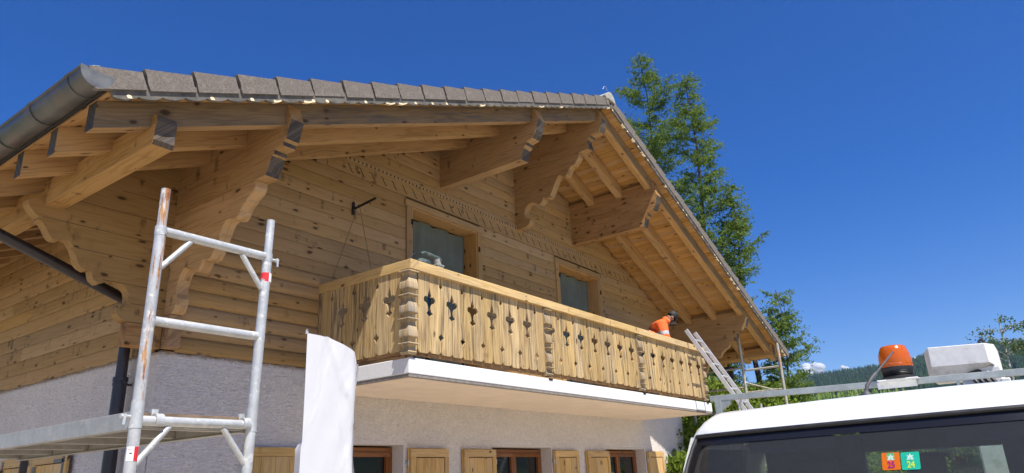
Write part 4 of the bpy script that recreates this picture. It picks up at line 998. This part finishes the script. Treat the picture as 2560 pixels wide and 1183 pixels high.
# glass
b=MB(); ts=np.linspace(-1,1,25); zs=np.linspace(1.02,1.80,13)
b.grid([[wp(z,t) for t in ts] for z in zs][::-1],smooth=True); b.build('windscreen',M['screen'],K,angle=180)
# black border on the glass + rubber seal
b=MB()
b.grid([[wp(z,t,.004) for t in ts] for z in (1.755,1.80)][::-1],smooth=True)
for s_ in(-1,1):
    b.grid([[wp(z,s_*tt,.004) for tt in((.945,.965,.985,1.0) if s_>0 else (1.0,.985,.965,.945))] for z in zs][::-1],smooth=True)
# rounded inner corners
for s_ in(-1,1):
    for i in range(6):
        a0,a1=math.pi/2*i/6,math.pi/2*(i+1)/6; q=lambda a:(s_*(.945-.055*(1-math.cos(a))),1.755-.05*(1-math.sin(a)))
        (t0,z0),(t1,z1)=q(a0),q(a1); v=[wp(z0,t0,.0045),wp(z1,t1,.0045),wp(1.757,s_*.947,.0045)]; b.add(v,[(0,1,2),(2,1,0)])
b.build('screen_border',plain('black screen print border',(.010,.010,.012),.25),K,angle=180)
b=MB(); loop=[wp(1.80,t,.008) for t in np.linspace(-1,1,33)]+[wp(z,1,.008) for z in np.linspace(1.80,1.02,13)][1:]
b.tube([wp(1.805,t,.012) for t in np.linspace(-1,1,33)],.012,8); 
for s_ in(-1,1): b.tube([wp(z,s_,.008) for z in np.linspace(1.805,1.02,13)],.012,8)
b.tube([wp(1.02,t,.008) for t in np.linspace(-1,1,33)],.012,8); b.build('screen_seal',M['rubber'],K)
# cab shell
def arch(x,zt,hwadd=0,zlow=1.40):
    pts=[]; n=[(-1,0)]
    out=[]
    for s_ in(-1,1):
        side=[(hwz(zlow)+hwadd,zlow),(hwz(1.5)+hwadd,1.5),(hwz(1.62)+hwadd,1.62),(hwz(1.72)+hwadd,1.72),(hwz(min(1.80,zt-.06))+hwadd,min(1.80,zt-.075))]
        cz=side[-1][1]; cy=side[-1][0]; top=zt+crown(.82)
        for a in (25,50,72,90):
            A=math.radians(a); side.append((cy-.14*(1-math.cos(A)), cz+(top-cz)*math.sin(A)))
        out.append([(s_*y,z) for y,z in side])
    mid=[(t*.80,zt+crown(t*.82)) for t in np.linspace(-1,1,15)][1:-1]
    return [(x,YC+y,z) for y,z in out[0]+mid+out[1][::-1]]
st=[(.435,1.838),(.455,1.868),(.50,1.903),(.57,1.933),(.68,1.958),(.85,1.973),(1.1,1.980),(1.4,1.979),(1.65,1.965),(1.76,1.94),(1.80,1.90)]
b=MB(); rows=[]
for x,z in st:
    a=arch(x,z,0,1.74); 
    # sweep the front stations back at the sides like the curved screen
    k=max(0,1-(x-.435)/.35); rows.append([(p[0]+.10*k*min(1,abs((p[1]-YC)/.985))**4,p[1],p[2]) for p in a])
hdr=[(wp(1.805,max(-1,min(1,(p[1]-YC)/(hwz(1.76)*.955))),.0)[0]+.006,p[1] if abs(p[1]-YC)<.9 else YC+(p[1]-YC)*.985,min(p[2],wp(1.805,max(-1,min(1,(p[1]-YC)/(hwz(1.76)*.955))))[2]+.004)) for p in rows[0]]
b.grid([hdr]+rows,smooth=True); 
b.build('cab_roof',M['paint'],K,angle=60)
# pillars and sides
for s_ in(-1,1):
    b=MB()
    zz=np.linspace(1.02,1.80,11)
    outer=[];inner=[];back=[]
    for z in zz:
        p=wp(z,s_*1.0); inner.append((p[0]+.004,p[1],p[2])); outer.append((p[0]+.012,p[1]+s_*.018,p[2])); 
    o2=[(p[0]+.035,YC+s_*(hwz(p[2])-.004),p[2]) for p in outer]; o3=[(p[0]+.12,YC+s_*hwz(p[2]),p[2]) for p in outer]
    rws=[inner,outer,o2,o3]
    b.grid(rws if s_<0 else rws[::-1],smooth=True)
    b.build('pillar',M['paint'],K,angle=60)
    # side: door frame with window opening x .70-1.42
    b=MB(); yo=lambda z: YC+s_*hwz(z)
    def sidepanel(x0,x1,z0,z1,sl0=0,sl1=0):
        rows=[]
        for z in np.linspace(z0,z1,5):
            k=(z-z0)/(z1-z0+1e-9); rows.append([(x0+sl0*k,yo(z),z),(x1+sl1*k,yo(z),z)])
        b.grid(rows if s_<0 else rows[::-1],smooth=True); rows=[[(x,y-s_*.04,z) for x,y,z in r] for r in rows]; b.grid(rows[::-1] if s_<0 else rows,smooth=True)
    sidepanel(.0,1.80,.55,1.12); sidepanel(1.42,1.80,1.12,1.80); sidepanel(.30,.42,1.12,1.80,.22,.24); sidepanel(.6,1.45,1.735,1.80)
    d=b.build('door',M['paint'],K,angle=50)
    b=MB(); rows=[]
    for z in np.linspace(1.12,1.735,5):
        k=(z-1.12)/.615; rows.append([(.40+.24*k,yo(z)-s_*.02,z),(1.43,yo(z)-s_*.02,z)])
    b.grid(rows if s_<0 else rows[::-1],smooth=True); b.build('side_window',M['rearglass'],d)
    b=MB(); b.box((1.25,yo(1.0)+s_*.0,.98),(1.42,yo(1.0)+s_*.03,1.02)); b.build('handle',M['black'],d)
    b=MB(); b.box((-.25,YC+s_*1.22-.09,1.05),(-.19,YC+s_*1.22+.09,1.40)); b.tube([(-.2,YC+s_*1.2,1.3),(.15,YC+s_*1.02,1.25)],.012,8); b.build('mirror',M['black'],K,bevel=.02)
# front lower body
b=MB(); b.box((-.10,YC-1.03,.55),(.35,YC+1.03,1.015)); b.build('front_panel',M['paint'],K,bevel=.05)
b=MB(); b.box((-.17,YC-1.03,.32),(.1,YC+1.03,.56)); b.build('bumper',M['black'],K,bevel=.03)
for s_ in(-1,1):
    b=MB(); b.lathe([(0,-.02),(.09,-.02),(.10,.0),(.09,.02),(0,.03)],(-.10,YC+s_*.78,.78),(-1,0,0)); b.build('headlight',M['rearglass'],K)
    b=MB(); b.box((-.02,YC+s_*.45-.3,.99),(.0,YC+s_*.45+.3,1.0)); b.tube([(-.05,YC+s_*.45,1.03),(-.03,YC+s_*.45-.45,1.10)],.008,6); b.build('wiper',M['black'],K)
for x in(.45,3.7):
    for s_ in(-1,1):
        b=MB(); b.lathe([(0,-.10),(.20,-.10),(.22,-.11),(.31,-.11),(.34,-.08),(.34,.08),(.31,.11),(.22,.11),(.2,.1),(0,.1)],(x,YC+s_*.88,.34),(0,1,0),28); w_=b.build('wheel',M['rubber'],K)
        b=MB(); b.lathe([(0,.0),(.06,.0),(.07,-.02),(.16,-.02),(.195,.01),(.195,.03),(0,.03)],(x,YC+s_*.97,.34),(0,s_,0),24); b.build('rim',M['alu'],w_)
b=MB(); b.box((1.72,YC-.98,.55),(1.80,YC+.98,1.25)); b.box((1.72,YC-.98,1.25),(1.80,YC-.43,1.80)); b.box((1.72,YC+.34,1.25),(1.80,YC+.98,1.80)); b.box((1.72,YC-.43,1.685),(1.80,YC+.34,1.88)); b.build('rear_wall',M['interior'],K,bevel=.01)
b=MB(); b.box((1.755,YC-.43,1.25),(1.760,YC+.34,1.685)); b.build('rear_window',M['rearglass'],K)
b=MB(); b.grid([[(.50,YC-.93,1.775),(.50,YC+.93,1.775)],[(1.72,YC-.93,1.85),(1.72,YC+.93,1.85)]][::-1]); b.box((.0,YC-.98,.95),(.40,YC+.98,1.02)); b.build('cab_lining',M['interior'],K)
for yy in(-.62,-.02,.58):
    b=MB(); b.box((1.15,YC+yy-.24,.85),(1.60,YC+yy+.24,1.0)); b.beam((1.50,YC+yy,.98),(1.62,YC+yy,1.52),.44,.10,up=(1,0,0)); b.beam((1.60,YC+yy,1.50),(1.64,YC+yy,1.66),.22,.08,up=(1,0,0)); b.build('seat',M['interior'],K,bevel=.03)
b=MB(); b.tube([(.55+.17*math.sin(a)*.35,YC-.58+.19*math.cos(a),1.22+.19*math.sin(a)*.9) for a in np.linspace(0,2*math.pi,25)],.014,8,caps=False); b.build('steering_wheel',M['black'],K)
for s_ in(-.5,.45):
    b=MB(); b.box((.50,YC+s_-.22,1.69),(.53,YC+s_+.22,1.78)); b.build('sun_visor',M['interior'],K,bevel=.01)
# motorway stickers on the inside of the screen
def onscreen(y,z,off=-.003):
    t=(y-YC)/(hwz(z)*.955); p=wp(z,t,off); return Vector((p[0],y,z))
def polyon(poly,cy,cz,sc,mat,name,par,off):
    b=MB(); tris=geometry.tessellate_polygon([[Vector((a,c,0)) for a,c in poly]]); vs=[onscreen(cy-a*sc,cz+c*sc,off) for a,c in poly]
    b.add(vs,[tuple(q) for q in tris]+[tuple(q)[::-1] for q in tris],(0,0,1)); return b.build(name,mat,par)
def rr(w,h,r):
    out=[]
    for cx,cy,a0 in((w-r,h-r,0),(-w+r,h-r,90),(-w+r,-h+r,180),(w-r,-h+r,270)):
        for i in range(5): a=math.radians(a0+22.5*i); out.append((cx+r*math.cos(a),cy+r*math.sin(a)))
    return out
flat=lambda n,c: plain(n,c,.6,spec=.2)
def textmesh(txt,h,cy,cz,mat,name,par,off):
    cu=bpy.data.curves.new('t','FONT'); cu.body=txt; cu.size=1; cu.align_x='CENTER'; cu.align_y='CENTER'; cu.offset=.035
    o=bpy.data.objects.new('t',cu); COL.objects.link(o); dg=bpy.context.evaluated_depsgraph_get(); me=bpy.data.meshes.new_from_object(o.evaluated_get(dg)); bpy.data.objects.remove(o)
    ys=[v.co.y for v in me.vertices]; k=h/(max(ys)-min(ys)); b=MB()
    vs=[onscreen(cy-v.co.x*k*.82,cz+v.co.y*k,off) for v in me.vertices]; b.add(vs,[tuple(p.vertices) for p in me.polygons]+[tuple(p.vertices)[::-1] for p in me.polygons],(0,0,1)); return b.build(name,mat,par)
for cy,cz,base,inner,num,numc,lab in((-6.186,1.616,(.80,.20,.015),(.10,.50,.20),'25',(.42,.015,.22),'orange motorway sticker with the number 25'),(-6.268,1.614,(.02,.58,.42),None,'24',(.62,.80,.10),'turquoise motorway sticker with the number 24')):
    st_=polyon(rr(1,1,.18),cy,cz,.0385,flat('sticker '+num,base),'road_sticker',K,.0055); st_['label']=lab
    if inner: polyon([(-.42,.95),(-.42,.16),(.42,.16),(.42,.95)],cy,cz,.0385,flat('sticker green field',inner),'green_field',st_,.0062)
    star=[(0,.92),(.10,.62),(.42,.62),(.20,.44),(.30,.36),(-.30,.36),(-.20,.44),(-.42,.62),(-.10,.62)]; em=flat('sticker pale emblem',(.66,.80,.74))
    polyon(star,cy,cz,.0385,em,'emblem',st_,.0068)
    polyon([(-.22,.50),(-.03,.50),(-.03,.12),(-.40,.12)],cy,cz,.0385,em,'emblem',st_,.0070); polyon([(.22,.50),(.03,.50),(.03,.12),(.40,.12)],cy,cz,.0385,em,'emblem',st_,.0070)
    textmesh(num,.030,cy,cz-.0175,flat('sticker digits '+num,numc),'number',st_,.0075)
# flatbed
b=MB(); b.box((1.95,YC-1.0,.85),(5.2,YC+1.0,.95)); 
for y in(-1.02,.99): b.box((1.95,YC+y,.95),(5.2,YC+y+.03,1.25))
b.box((1.88,YC-.98,.95),(1.93,YC+.98,1.30)); b.build('flatbed',M['alu'],K,bevel=.005)
b=MB(); b.box((.2,YC-.35,.42),(5.1,YC-.27,.60)); b.box((.2,YC+.27,.42),(5.1,YC+.35,.60)); b.build('chassis',M['black'],K)
# rack behind the cab
M['rack']=galv('grey aluminium rack bar',(.44,.47,.44),0,.15,.35)
b=MB(); b.beam((1.90,-4.74,2.142),(1.90,-7.35,2.098),.035,.042); b.beam((1.90,-4.80,.95),(1.90,-4.80,2.12),.04,.05,up=(0,1,0)); b.beam((1.90,-7.3,.95),(1.90,-7.3,2.08),.04,.05,up=(0,1,0)); b.beam((1.90,-6.40,1.9),(1.90,-6.40,2.10),.02,.02,up=(0,1,0)); ra=b.build('rack',M['rack'],K,bevel=.003)
b=MB(); b.prism([(-4.80,2.12),(-4.90,2.12),(-4.895,2.09),(-4.86,2.07),(-4.83,2.05),(-4.82,1.98),(-4.80,1.98)],lambda a,c,q:(q,a,c),1.885,1.915,(0,0,1)); b.build('gusset',M['rack'],ra)
b=MB(); b.tube([(1.90,-4.98,2.12),(1.90,-4.955,2.06),(1.90,-4.96,2.03),(1.90,-5.0,2.02),(1.90,-5.03,2.03)],.008,8); b.build('rope_hook',M['galv'],ra)
# beacon
b=MB(); b.box((1.80,-6.19,2.130),(2.0,-5.945,2.138)); b.box((1.878,-6.17,2.085),(1.881,-5.93,2.13)); b.build('beacon_bracket',M['paint2'],K,bevel=.002)
bc=(1.90,-6.066,2.139); prof=[(.0,0),(.115,0),(.117,.008),(.092,.022)]
for i in range(5): prof+=[(.090+.003*i,.026+.0095*i),(.098+.0015*i,.030+.0095*i)]
prof+=[(.102,.080),(0,.080)]
b=MB(); b.lathe(prof,bc,(0,0,1),36); be_=b.build('beacon',M['black'],K,angle=40); be_['label']='amber rotating beacon on black ribbed rubber base'
b=MB(); b.lathe([(.0,.080),(.101,.080),(.103,.092),(.100,.095),(.103,.100),(.099,.104),(.101,.110),(.100,.135),(.096,.165),(.087,.195),(.078,.216),(.070,.224),(.05,.228),(0,.229)],bc,(0,0,1),40); b.build('lens',M['amber'],be_,angle=50)
b=MB(); b.lathe([(0,.09),(.045,.09),(.045,.19),(0,.20)],bc,(0,0,1),16); b.build('reflector',M['alu'],be_)
# antenna
b=MB(); b.lathe([(0,-.02),(.026,-.02),(.030,0),(.026,.012),(.016,.022),(.009,.03)],(.95,-6.02,1.975),(0,0,1),14); b.tube([(.95,-6.02,1.985),(.96,-6.03,2.03),(1.0,-6.055,2.075),(1.03,-6.075,2.10)],[.011,.011,.010,.012],10)
n=40; b.tube([(1.03+.19*i/n,-6.075-.085*i/n,2.10+.135*i/n) for i in range(n+1)],[.0055+.0016*math.sin(i*1.6) for i in range(n+1)],8); b.build('antenna',plain('grey rubber antenna',(.06,.06,.065),.6),K,angle=60)
# crane head
M['hose']=plain('black hydraulic hose',(.02,.02,.022),.35)
cr=MB(); z0,z1=2.270,2.412; ya,yb_=-6.20,-6.562
fr=[(2.60,ya,z1+.006),(2.60,yb_,z1-.010),(2.60,yb_-.004,z0-.006),(2.60,ya+.004,z0+.004)]
lf=[(2.70,-6.158,z1-.02),(2.70,-6.158,z0-.02),(2.70,-6.158,z0-.075)]
rt=[(2.72,-6.612,z1-.012),(2.72,-6.612,z0-.04)]
v=fr+[(3.15,ya+.04,z1+.006),(3.15,yb_-.05,z1-.01),(3.15,yb_-.05,z0-.08),(3.15,ya+.04,z0-.08)]+lf+rt+[(2.66,ya+.01,z0-.075),(2.66,-6.36,z0-.075)]
cr.add(v,[(0,1,2,3),(0,3,9,8),(3,13,10,9),(3,2,14,13),(1,11,12,2),(0,8,4),(0,4,5,1),(1,5,11),(11,5,6,12),(8,9,10,7,4),(2,12,6,14),(14,6,7,13),(13,7,10)])
c0=cr.build('crane',M['paint2'],K,bevel=.004); c0['label']='chalky white boxy head of the folded loading crane'
b=MB(); b.box((2.66,-6.62,1.0),(2.98,-6.365,2.245)); b.build('crane_column',M['paint2'],c0,bevel=.01)
b=MB(); b.prism([(YC-.295+a*.075,2.205+c*.026) for a,c in rr(1,1,.6)],lambda a,c,q:(q,a,c),2.652,2.67,(0,0,1)); b.build('column_slot',M['black'],c0)
for i in range(4):
    b=MB(); b.tube([(2.63,-6.43-.035*i,2.20),(2.60,-6.455-.035*i,2.14),(2.60,-6.50-.035*i,2.06),(2.66,-6.55-.03*i,1.9)],.014,8); b.build('hydraulic_hose',M['hose'],c0)
b=MB()
b.tube([(2.80,-6.52,2.40),(2.78,-6.525,2.445),(2.78,-6.54,2.455),(2.80,-6.56,2.42)],.011,8); b.tube([(2.80,-6.545,2.40),(2.78,-6.55,2.43),(2.80,-6.58,2.41)],.010,8); b.build('hydraulic_hose',M['hose'],c0)
b=MB(); b.box((2.655,-6.50,2.10),(2.66,-6.37,2.145)); b.build('hose_cover',M['paint2'],c0); b=MB(); b.box((2.655,-6.66,2.02),(2.67,-6.60,2.15)); b.build('hose_cover',M['paint2'],c0,bevel=.01)
# ================================================================== TREES
def leafcards(C,size,asp,rng,up=.0):
    """small quads at centres C"""
    n=len(C); d=rng.normal(size=(n,3)); d[:,2]+=up; d/=np.linalg.norm(d,axis=1)[:,None]
    e=rng.normal(size=(n,3)); e-=d*(e*d).sum(1)[:,None]; e/=np.linalg.norm(e,axis=1)[:,None]
    s=size*rng.uniform(.6,1.3,(n,1)); a=d*s; c=e*s*asp
    V=np.stack([C-a,C+c*.9,C+a,C-c*.9],1).reshape(-1,3); F=np.arange(n*4).reshape(n,4); return V,F
def mk(name,V,F,RN,mat,parent,org):
    o=fastmesh(name,V-np.array(org),F,RN,mat); o.parent=parent; return o
def larch(x,y,Hh,wslope,wmax,label,seed,dens=1.0,low=.06,leafsize=.058,group='larch trees behind the chalet'):
    rng=np.random.RandomState(seed); t=thing('larch_tree',label,'tree',(x,y,0),group)
    b=MB(); n=10; b.tube([(x+.10*math.sin(i*1.3+seed),y+.1*math.cos(i*1.1),Hh*i/n) for i in range(n+1)],[max(.015,.16*Hh/12*(1-i/n)) for i in range(n+1)],8)
    C=[];R_=[]; z=Hh*low
    while z<Hh-.1:
        rem=Hh-z; Lb=min(wmax,wslope*rem**.85)*rng.uniform(.55,1.15)
        for k in range(rng.randint(2,4)):
            az=rng.uniform(0,2*math.pi); L=max(.25,Lb*rng.uniform(.65,1.1)); droop=rng.uniform(-.15,.25); tipup=rng.uniform(.2,.55)
            pts=[]
            for i in range(7):
                s=i/6; hz=L*s; zz=z+L*(droop*s*(1-s)*2*-1+tipup*s*s)
                pts.append(Vector((x+math.cos(az+.25*s*(k-1))*hz,y+math.sin(az+.25*s*(k-1))*hz,zz)))
            b.tube(pts,[max(.006,.028*L/3*(1-i/7)) for i in range(7)],5,caps=False)
            nb=int(L*13*dens)+4
            for j in range(nb):
                s=rng.uniform(.12,1.0); i=min(5,int(s*6)); p=pts[i].lerp(pts[i+1],s*6-i)
                sl=rng.uniform(.18,.55)*(1.25-s*.6); sa=az+rng.choice([-1,1])*rng.uniform(.4,1.3); dz=rng.uniform(-.5,.55)
                q=np.linspace(0,1,int(7+sl*13))[:,None]; base=np.array(p)+q*sl*np.array([math.cos(sa),math.sin(sa),dz]); base+=rng.normal(scale=.028,size=base.shape)
                C.append(base); R_.append(np.clip(rng.uniform(.0,.75)+rng.uniform(0,.25,len(base)),0,1))
        z+=rng.uniform(.10,.20)*(.6+.4*Hh/12)
    b.build('trunk',M['bark'],t)
    C=np.concatenate(C); R_=np.concatenate(R_); V,F=leafcards(C,leafsize,.34,rng,.2); mk('crown',V,F,R_,M['larch'],t,(x,y,0)); return len(C)
def onray(px,d):
    dd={1600:(.9187,.395,.6208),1712:(.9419,.3358,.5733),1820:(.9542,.2992,.3868),1985:(.9713,.238,.2276)}[px]
    return CAM.x+dd[0]*d,CAM.y+dd[1]*d,1.6+dd[2]*d
n1=0
x,y,h=onray(1600,26); n1+=larch(x,y,h+.1,.66,2.1,'tallest larch, rising behind the ridge of the chalet roof',3,1.25)
x,y,h=onray(1712,24); n1+=larch(x,y,h+.1,.46,1.15,'tall larch just right of the tallest one, behind the roof',5,1.25)
x,y,h=onray(1820,24); n1+=larch(x,y,h+.1,.42,.85,'medium larch behind the middle of the right roof edge',8,1.2,.68)
x,y,h=onray(1985,23); x-=.0; y+=.55; n1+=larch(x,y,h+.05,.50,.90,'small larch behind the lower right corner of the roof',12,1.2)
def bush(x,y,Hh,w,label,seed,mat='bush',name='bush',n=9000,leafs=.07,cat='bush',group='bushes beyond the yard'):
    rng=np.random.RandomState(seed); t=thing(name,label,cat,(x,y,0),group)
    b=MB(); C=[];R_=[]; nb=26
    for k in range(nb):
        a=rng.uniform(0,6.28); hh=rng.uniform(.35,1)*Hh; rad=w*math.sqrt(max(.04,1-((hh/Hh-.45)/.6)**2))*rng.uniform(.2,.85); p=Vector((x+rad*math.cos(a),y+rad*math.sin(a),hh*.9))
        b.tube([(x+rng.normal()*.05,y+rng.normal()*.05,0),(x+rad*.35*math.cos(a),y+rad*.35*math.sin(a),hh*.5),tuple(p)],[.05*Hh/4,.03*Hh/4,.008],5,caps=False)
        m=n//nb; g=rng.normal(size=(m,3)); g/=np.linalg.norm(g,axis=1)[:,None]; g*=(rng.uniform(.2,1,(m,1))**.5)*w*rng.uniform(.26,.42)
        g[:,2]*=.8; c=np.array(p)+g; c[:,2]=np.clip(c[:,2],.05,None); C.append(c); R_.append(np.clip(rng.uniform(0,.6)+rng.uniform(0,.4,m),0,1))
    b.build('trunk',M['bark'],t); C=np.concatenate(C); R_=np.concatenate(R_); V,F=leafcards(C,leafs,.6,rng); mk('crown',V,F,R_,M[mat],t,(x,y,0))
def dirpx(u,d):  # horizontal point on the ray of image column u at the horizon, distance d
    a=(u-1280)/1782.826; v=Fh+R*a-U*((1178-.0459*(u-2000)-591.5)/1782.826); h=Vector((v.x,v.y)).normalized(); return CAM.x+h.x*d,CAM.y+h.y*d
Fh=Vector((0.7683635971741369,0.5511432357122095,0.3253590574523732))
BL=[(1745,17.5,2.6,1.5,'dense green bush beside the right corner of the chalet'),(1800,21,4.0,1.9,'tall leafy bush behind the ladder'),(1865,23,4.2,1.9,'leafy bush behind the greenish scaffold'),(1935,22,4.0,1.7,'rounded bush under the right end of the roof'),(1985,30,3.9,1.6,'bush just right of the greenish scaffold'),
    (2030,42,4.3,2.2,'first bright bush in the row under the grey rack bar'),(2085,47,3.6,2.1,'second bright bush in the row under the rack bar'),(2150,44,4.0,2.3,'bright bush left of the antenna'),(2205,49,3.9,2.2,'bright bush behind the base of the antenna'),(2268,46,3.7,2.2,'bright bush just right of the antenna'),(2330,45,4.2,2.4,'bright bush under the middle of the rack bar'),(2385,48,4.2,2.3,'bright bush left of the crane column'),(2450,46,4.4,2.4,'bright bush behind the crane column'),(2515,44,4.0,2.0,'bright bush below the birch'),(2570,42,3.6,1.9,'last bright bush at the right edge'),
    (2230,24,1.9,1.6,'low bush seen through the cab rear window'),(2130,26,2.2,1.8,'low bush hidden behind the cab, left of centre')]
for k,(u,d,hh,w,l) in enumerate(BL):
    x,y=dirpx(u,d); bush(x,y,hh,w,l,40+k,n=9000 if d>35 else 14000,leafs=.10 if d>35 else .07)
# birch at the right edge
rng=np.random.RandomState(77); x0,y0=dirpx(2600,30); t=thing('birch_tree','thin birch with sparse small leaves at the right edge','tree',(x0,y0,0))
b=MB(); b.tube([(x0,y0,0),(x0+.1,y0+.05,2),(x0,y0+.15,4.2),(x0+.1,y0+.1,6.3)],[.11,.08,.05,.012],8); C=[];R_=[]
for k in range(70):
    z=rng.uniform(1.4,6.1); a=rng.uniform(0,6.28); L=rng.uniform(.5,1.0)*min(2.0,.7+.45*(6.6-z)); pts=[Vector((x0,y0+.1,z)).lerp(Vector((x0,y0+.1,z)),0)+Vector((math.cos(a)*L*s,math.sin(a)*L*s,L*(.75*s-.55*s*s))) for s in np.linspace(0,1,6)]
    b.tube(pts,[.016,.013,.010,.008,.006,.004],5,caps=False)
    for j in range(7):
        s=rng.uniform(.25,1); i=min(4,int(s*5)); p=pts[i].lerp(pts[i+1],s*5-i); q=np.linspace(0,1,7)[:,None]; c=np.array(p)+q*rng.uniform(.15,.5)*np.array([math.cos(a+rng.normal()),math.sin(a+rng.normal()),-.55])+rng.normal(scale=.05,size=(7,3)); C.append(c); R_.append(rng.uniform(0,1,7))
b.build('trunk',M['birchbark'],t); C=np.concatenate(C); R_=np.concatenate(R_); V,F=leafcards(C,.048,.7,rng); mk('crown',V,F,R_,M['birch'],t,(x0,y0,0))
# ================================================================== CLOUDS
def cloudmat():
    N=NT('cloud'); d=N.n('BsdfDiffuse'); d.inputs[0].default_value=(.9,.9,.92,1); t=N.n('BsdfTranslucent'); t.inputs[0].default_value=(.9,.9,.92,1); tr=N.n('BsdfTransparent')
    m=N.n('MixShader'); m.inputs[0].default_value=.5; N.l(d.outputs[0],m.inputs[1]); N.l(t.outputs[0],m.inputs[2])
    lw=N.n('LayerWeight'); lw.inputs[0].default_value=.5; ns=N.noise(N.obj(),.006,5,.65); f=N.ramp(N.math('ADD',lw.outputs['Facing'],N.math('MULTIPLY',N.math('SUBTRACT',ns,.5),.9)),.28,.75)
    m2=N.n('MixShader'); N.l(f,m2.inputs[0]); N.l(m.outputs[0],m2.inputs[1]); N.l(tr.outputs[0],m2.inputs[2]); N.l(m2.outputs[0],N.out.inputs[0]); return N.m
CM=cloudmat()
def cloud(u,v,d,w,h,seed,label):
    rng=np.random.RandomState(seed); a=(u-1280)/1782.826; bb=(v-591.5)/1782.826; r=(Fh+R*a-U*bb); r=r/math.hypot(r.x,r.y); c=CAM+r*d
    b=MB()
    for k in range(10):
        rad=h*rng.uniform(.35,.62); ox=rng.normal()*w*.28; oz=rng.uniform(-.35,.45)*h*(1-abs(ox)/w); cc_=c+R*ox+Vector((0,0,oz))+r.normalized()*rng.normal()*h*.5
        b.lathe([(max(1e-3,rad*math.sin(q)),-rad*math.cos(q)*.8) for q in np.linspace(0.02,math.pi-.02,13)],cc_,(0,0,1),18)
    o=b.build('cloud',CM,angle=180); tag(o,label,'cloud'); o.data.transform(Matrix.Translation(-c)); o.location=c
cloud(2032,927,9000,230,150,1,'small white cumulus cloud peeping over the mountain beside the roof corner'); cloud(2112,921,9500,70,60,2,'tiny white cloud just above the ridge, right of the larger cloud'); cloud(2290,905,9500,60,75,4,'wisp of cloud beside the beacon')

# ================================================================== HAZE
def haze():
    b=MB(); b.box((-7500,-7500,-1.5),(7500,7500,760),(1,0,0)); N=NT('thin blue air'); N.t.links.remove(N.out.inputs[0].links[0]); N.t.nodes.remove(N.p)
    v=N.n('VolumePrincipled'); v.inputs['Color'].default_value=(.55,.74,1.0,1); v.inputs['Density'].default_value=.00007; v.inputs['Anisotropy'].default_value=.2
    N.l(v.outputs[0],N.out.inputs['Volume']); o=b.build('haze',N.m); tag(o,kind='stuff'); return o
haze()
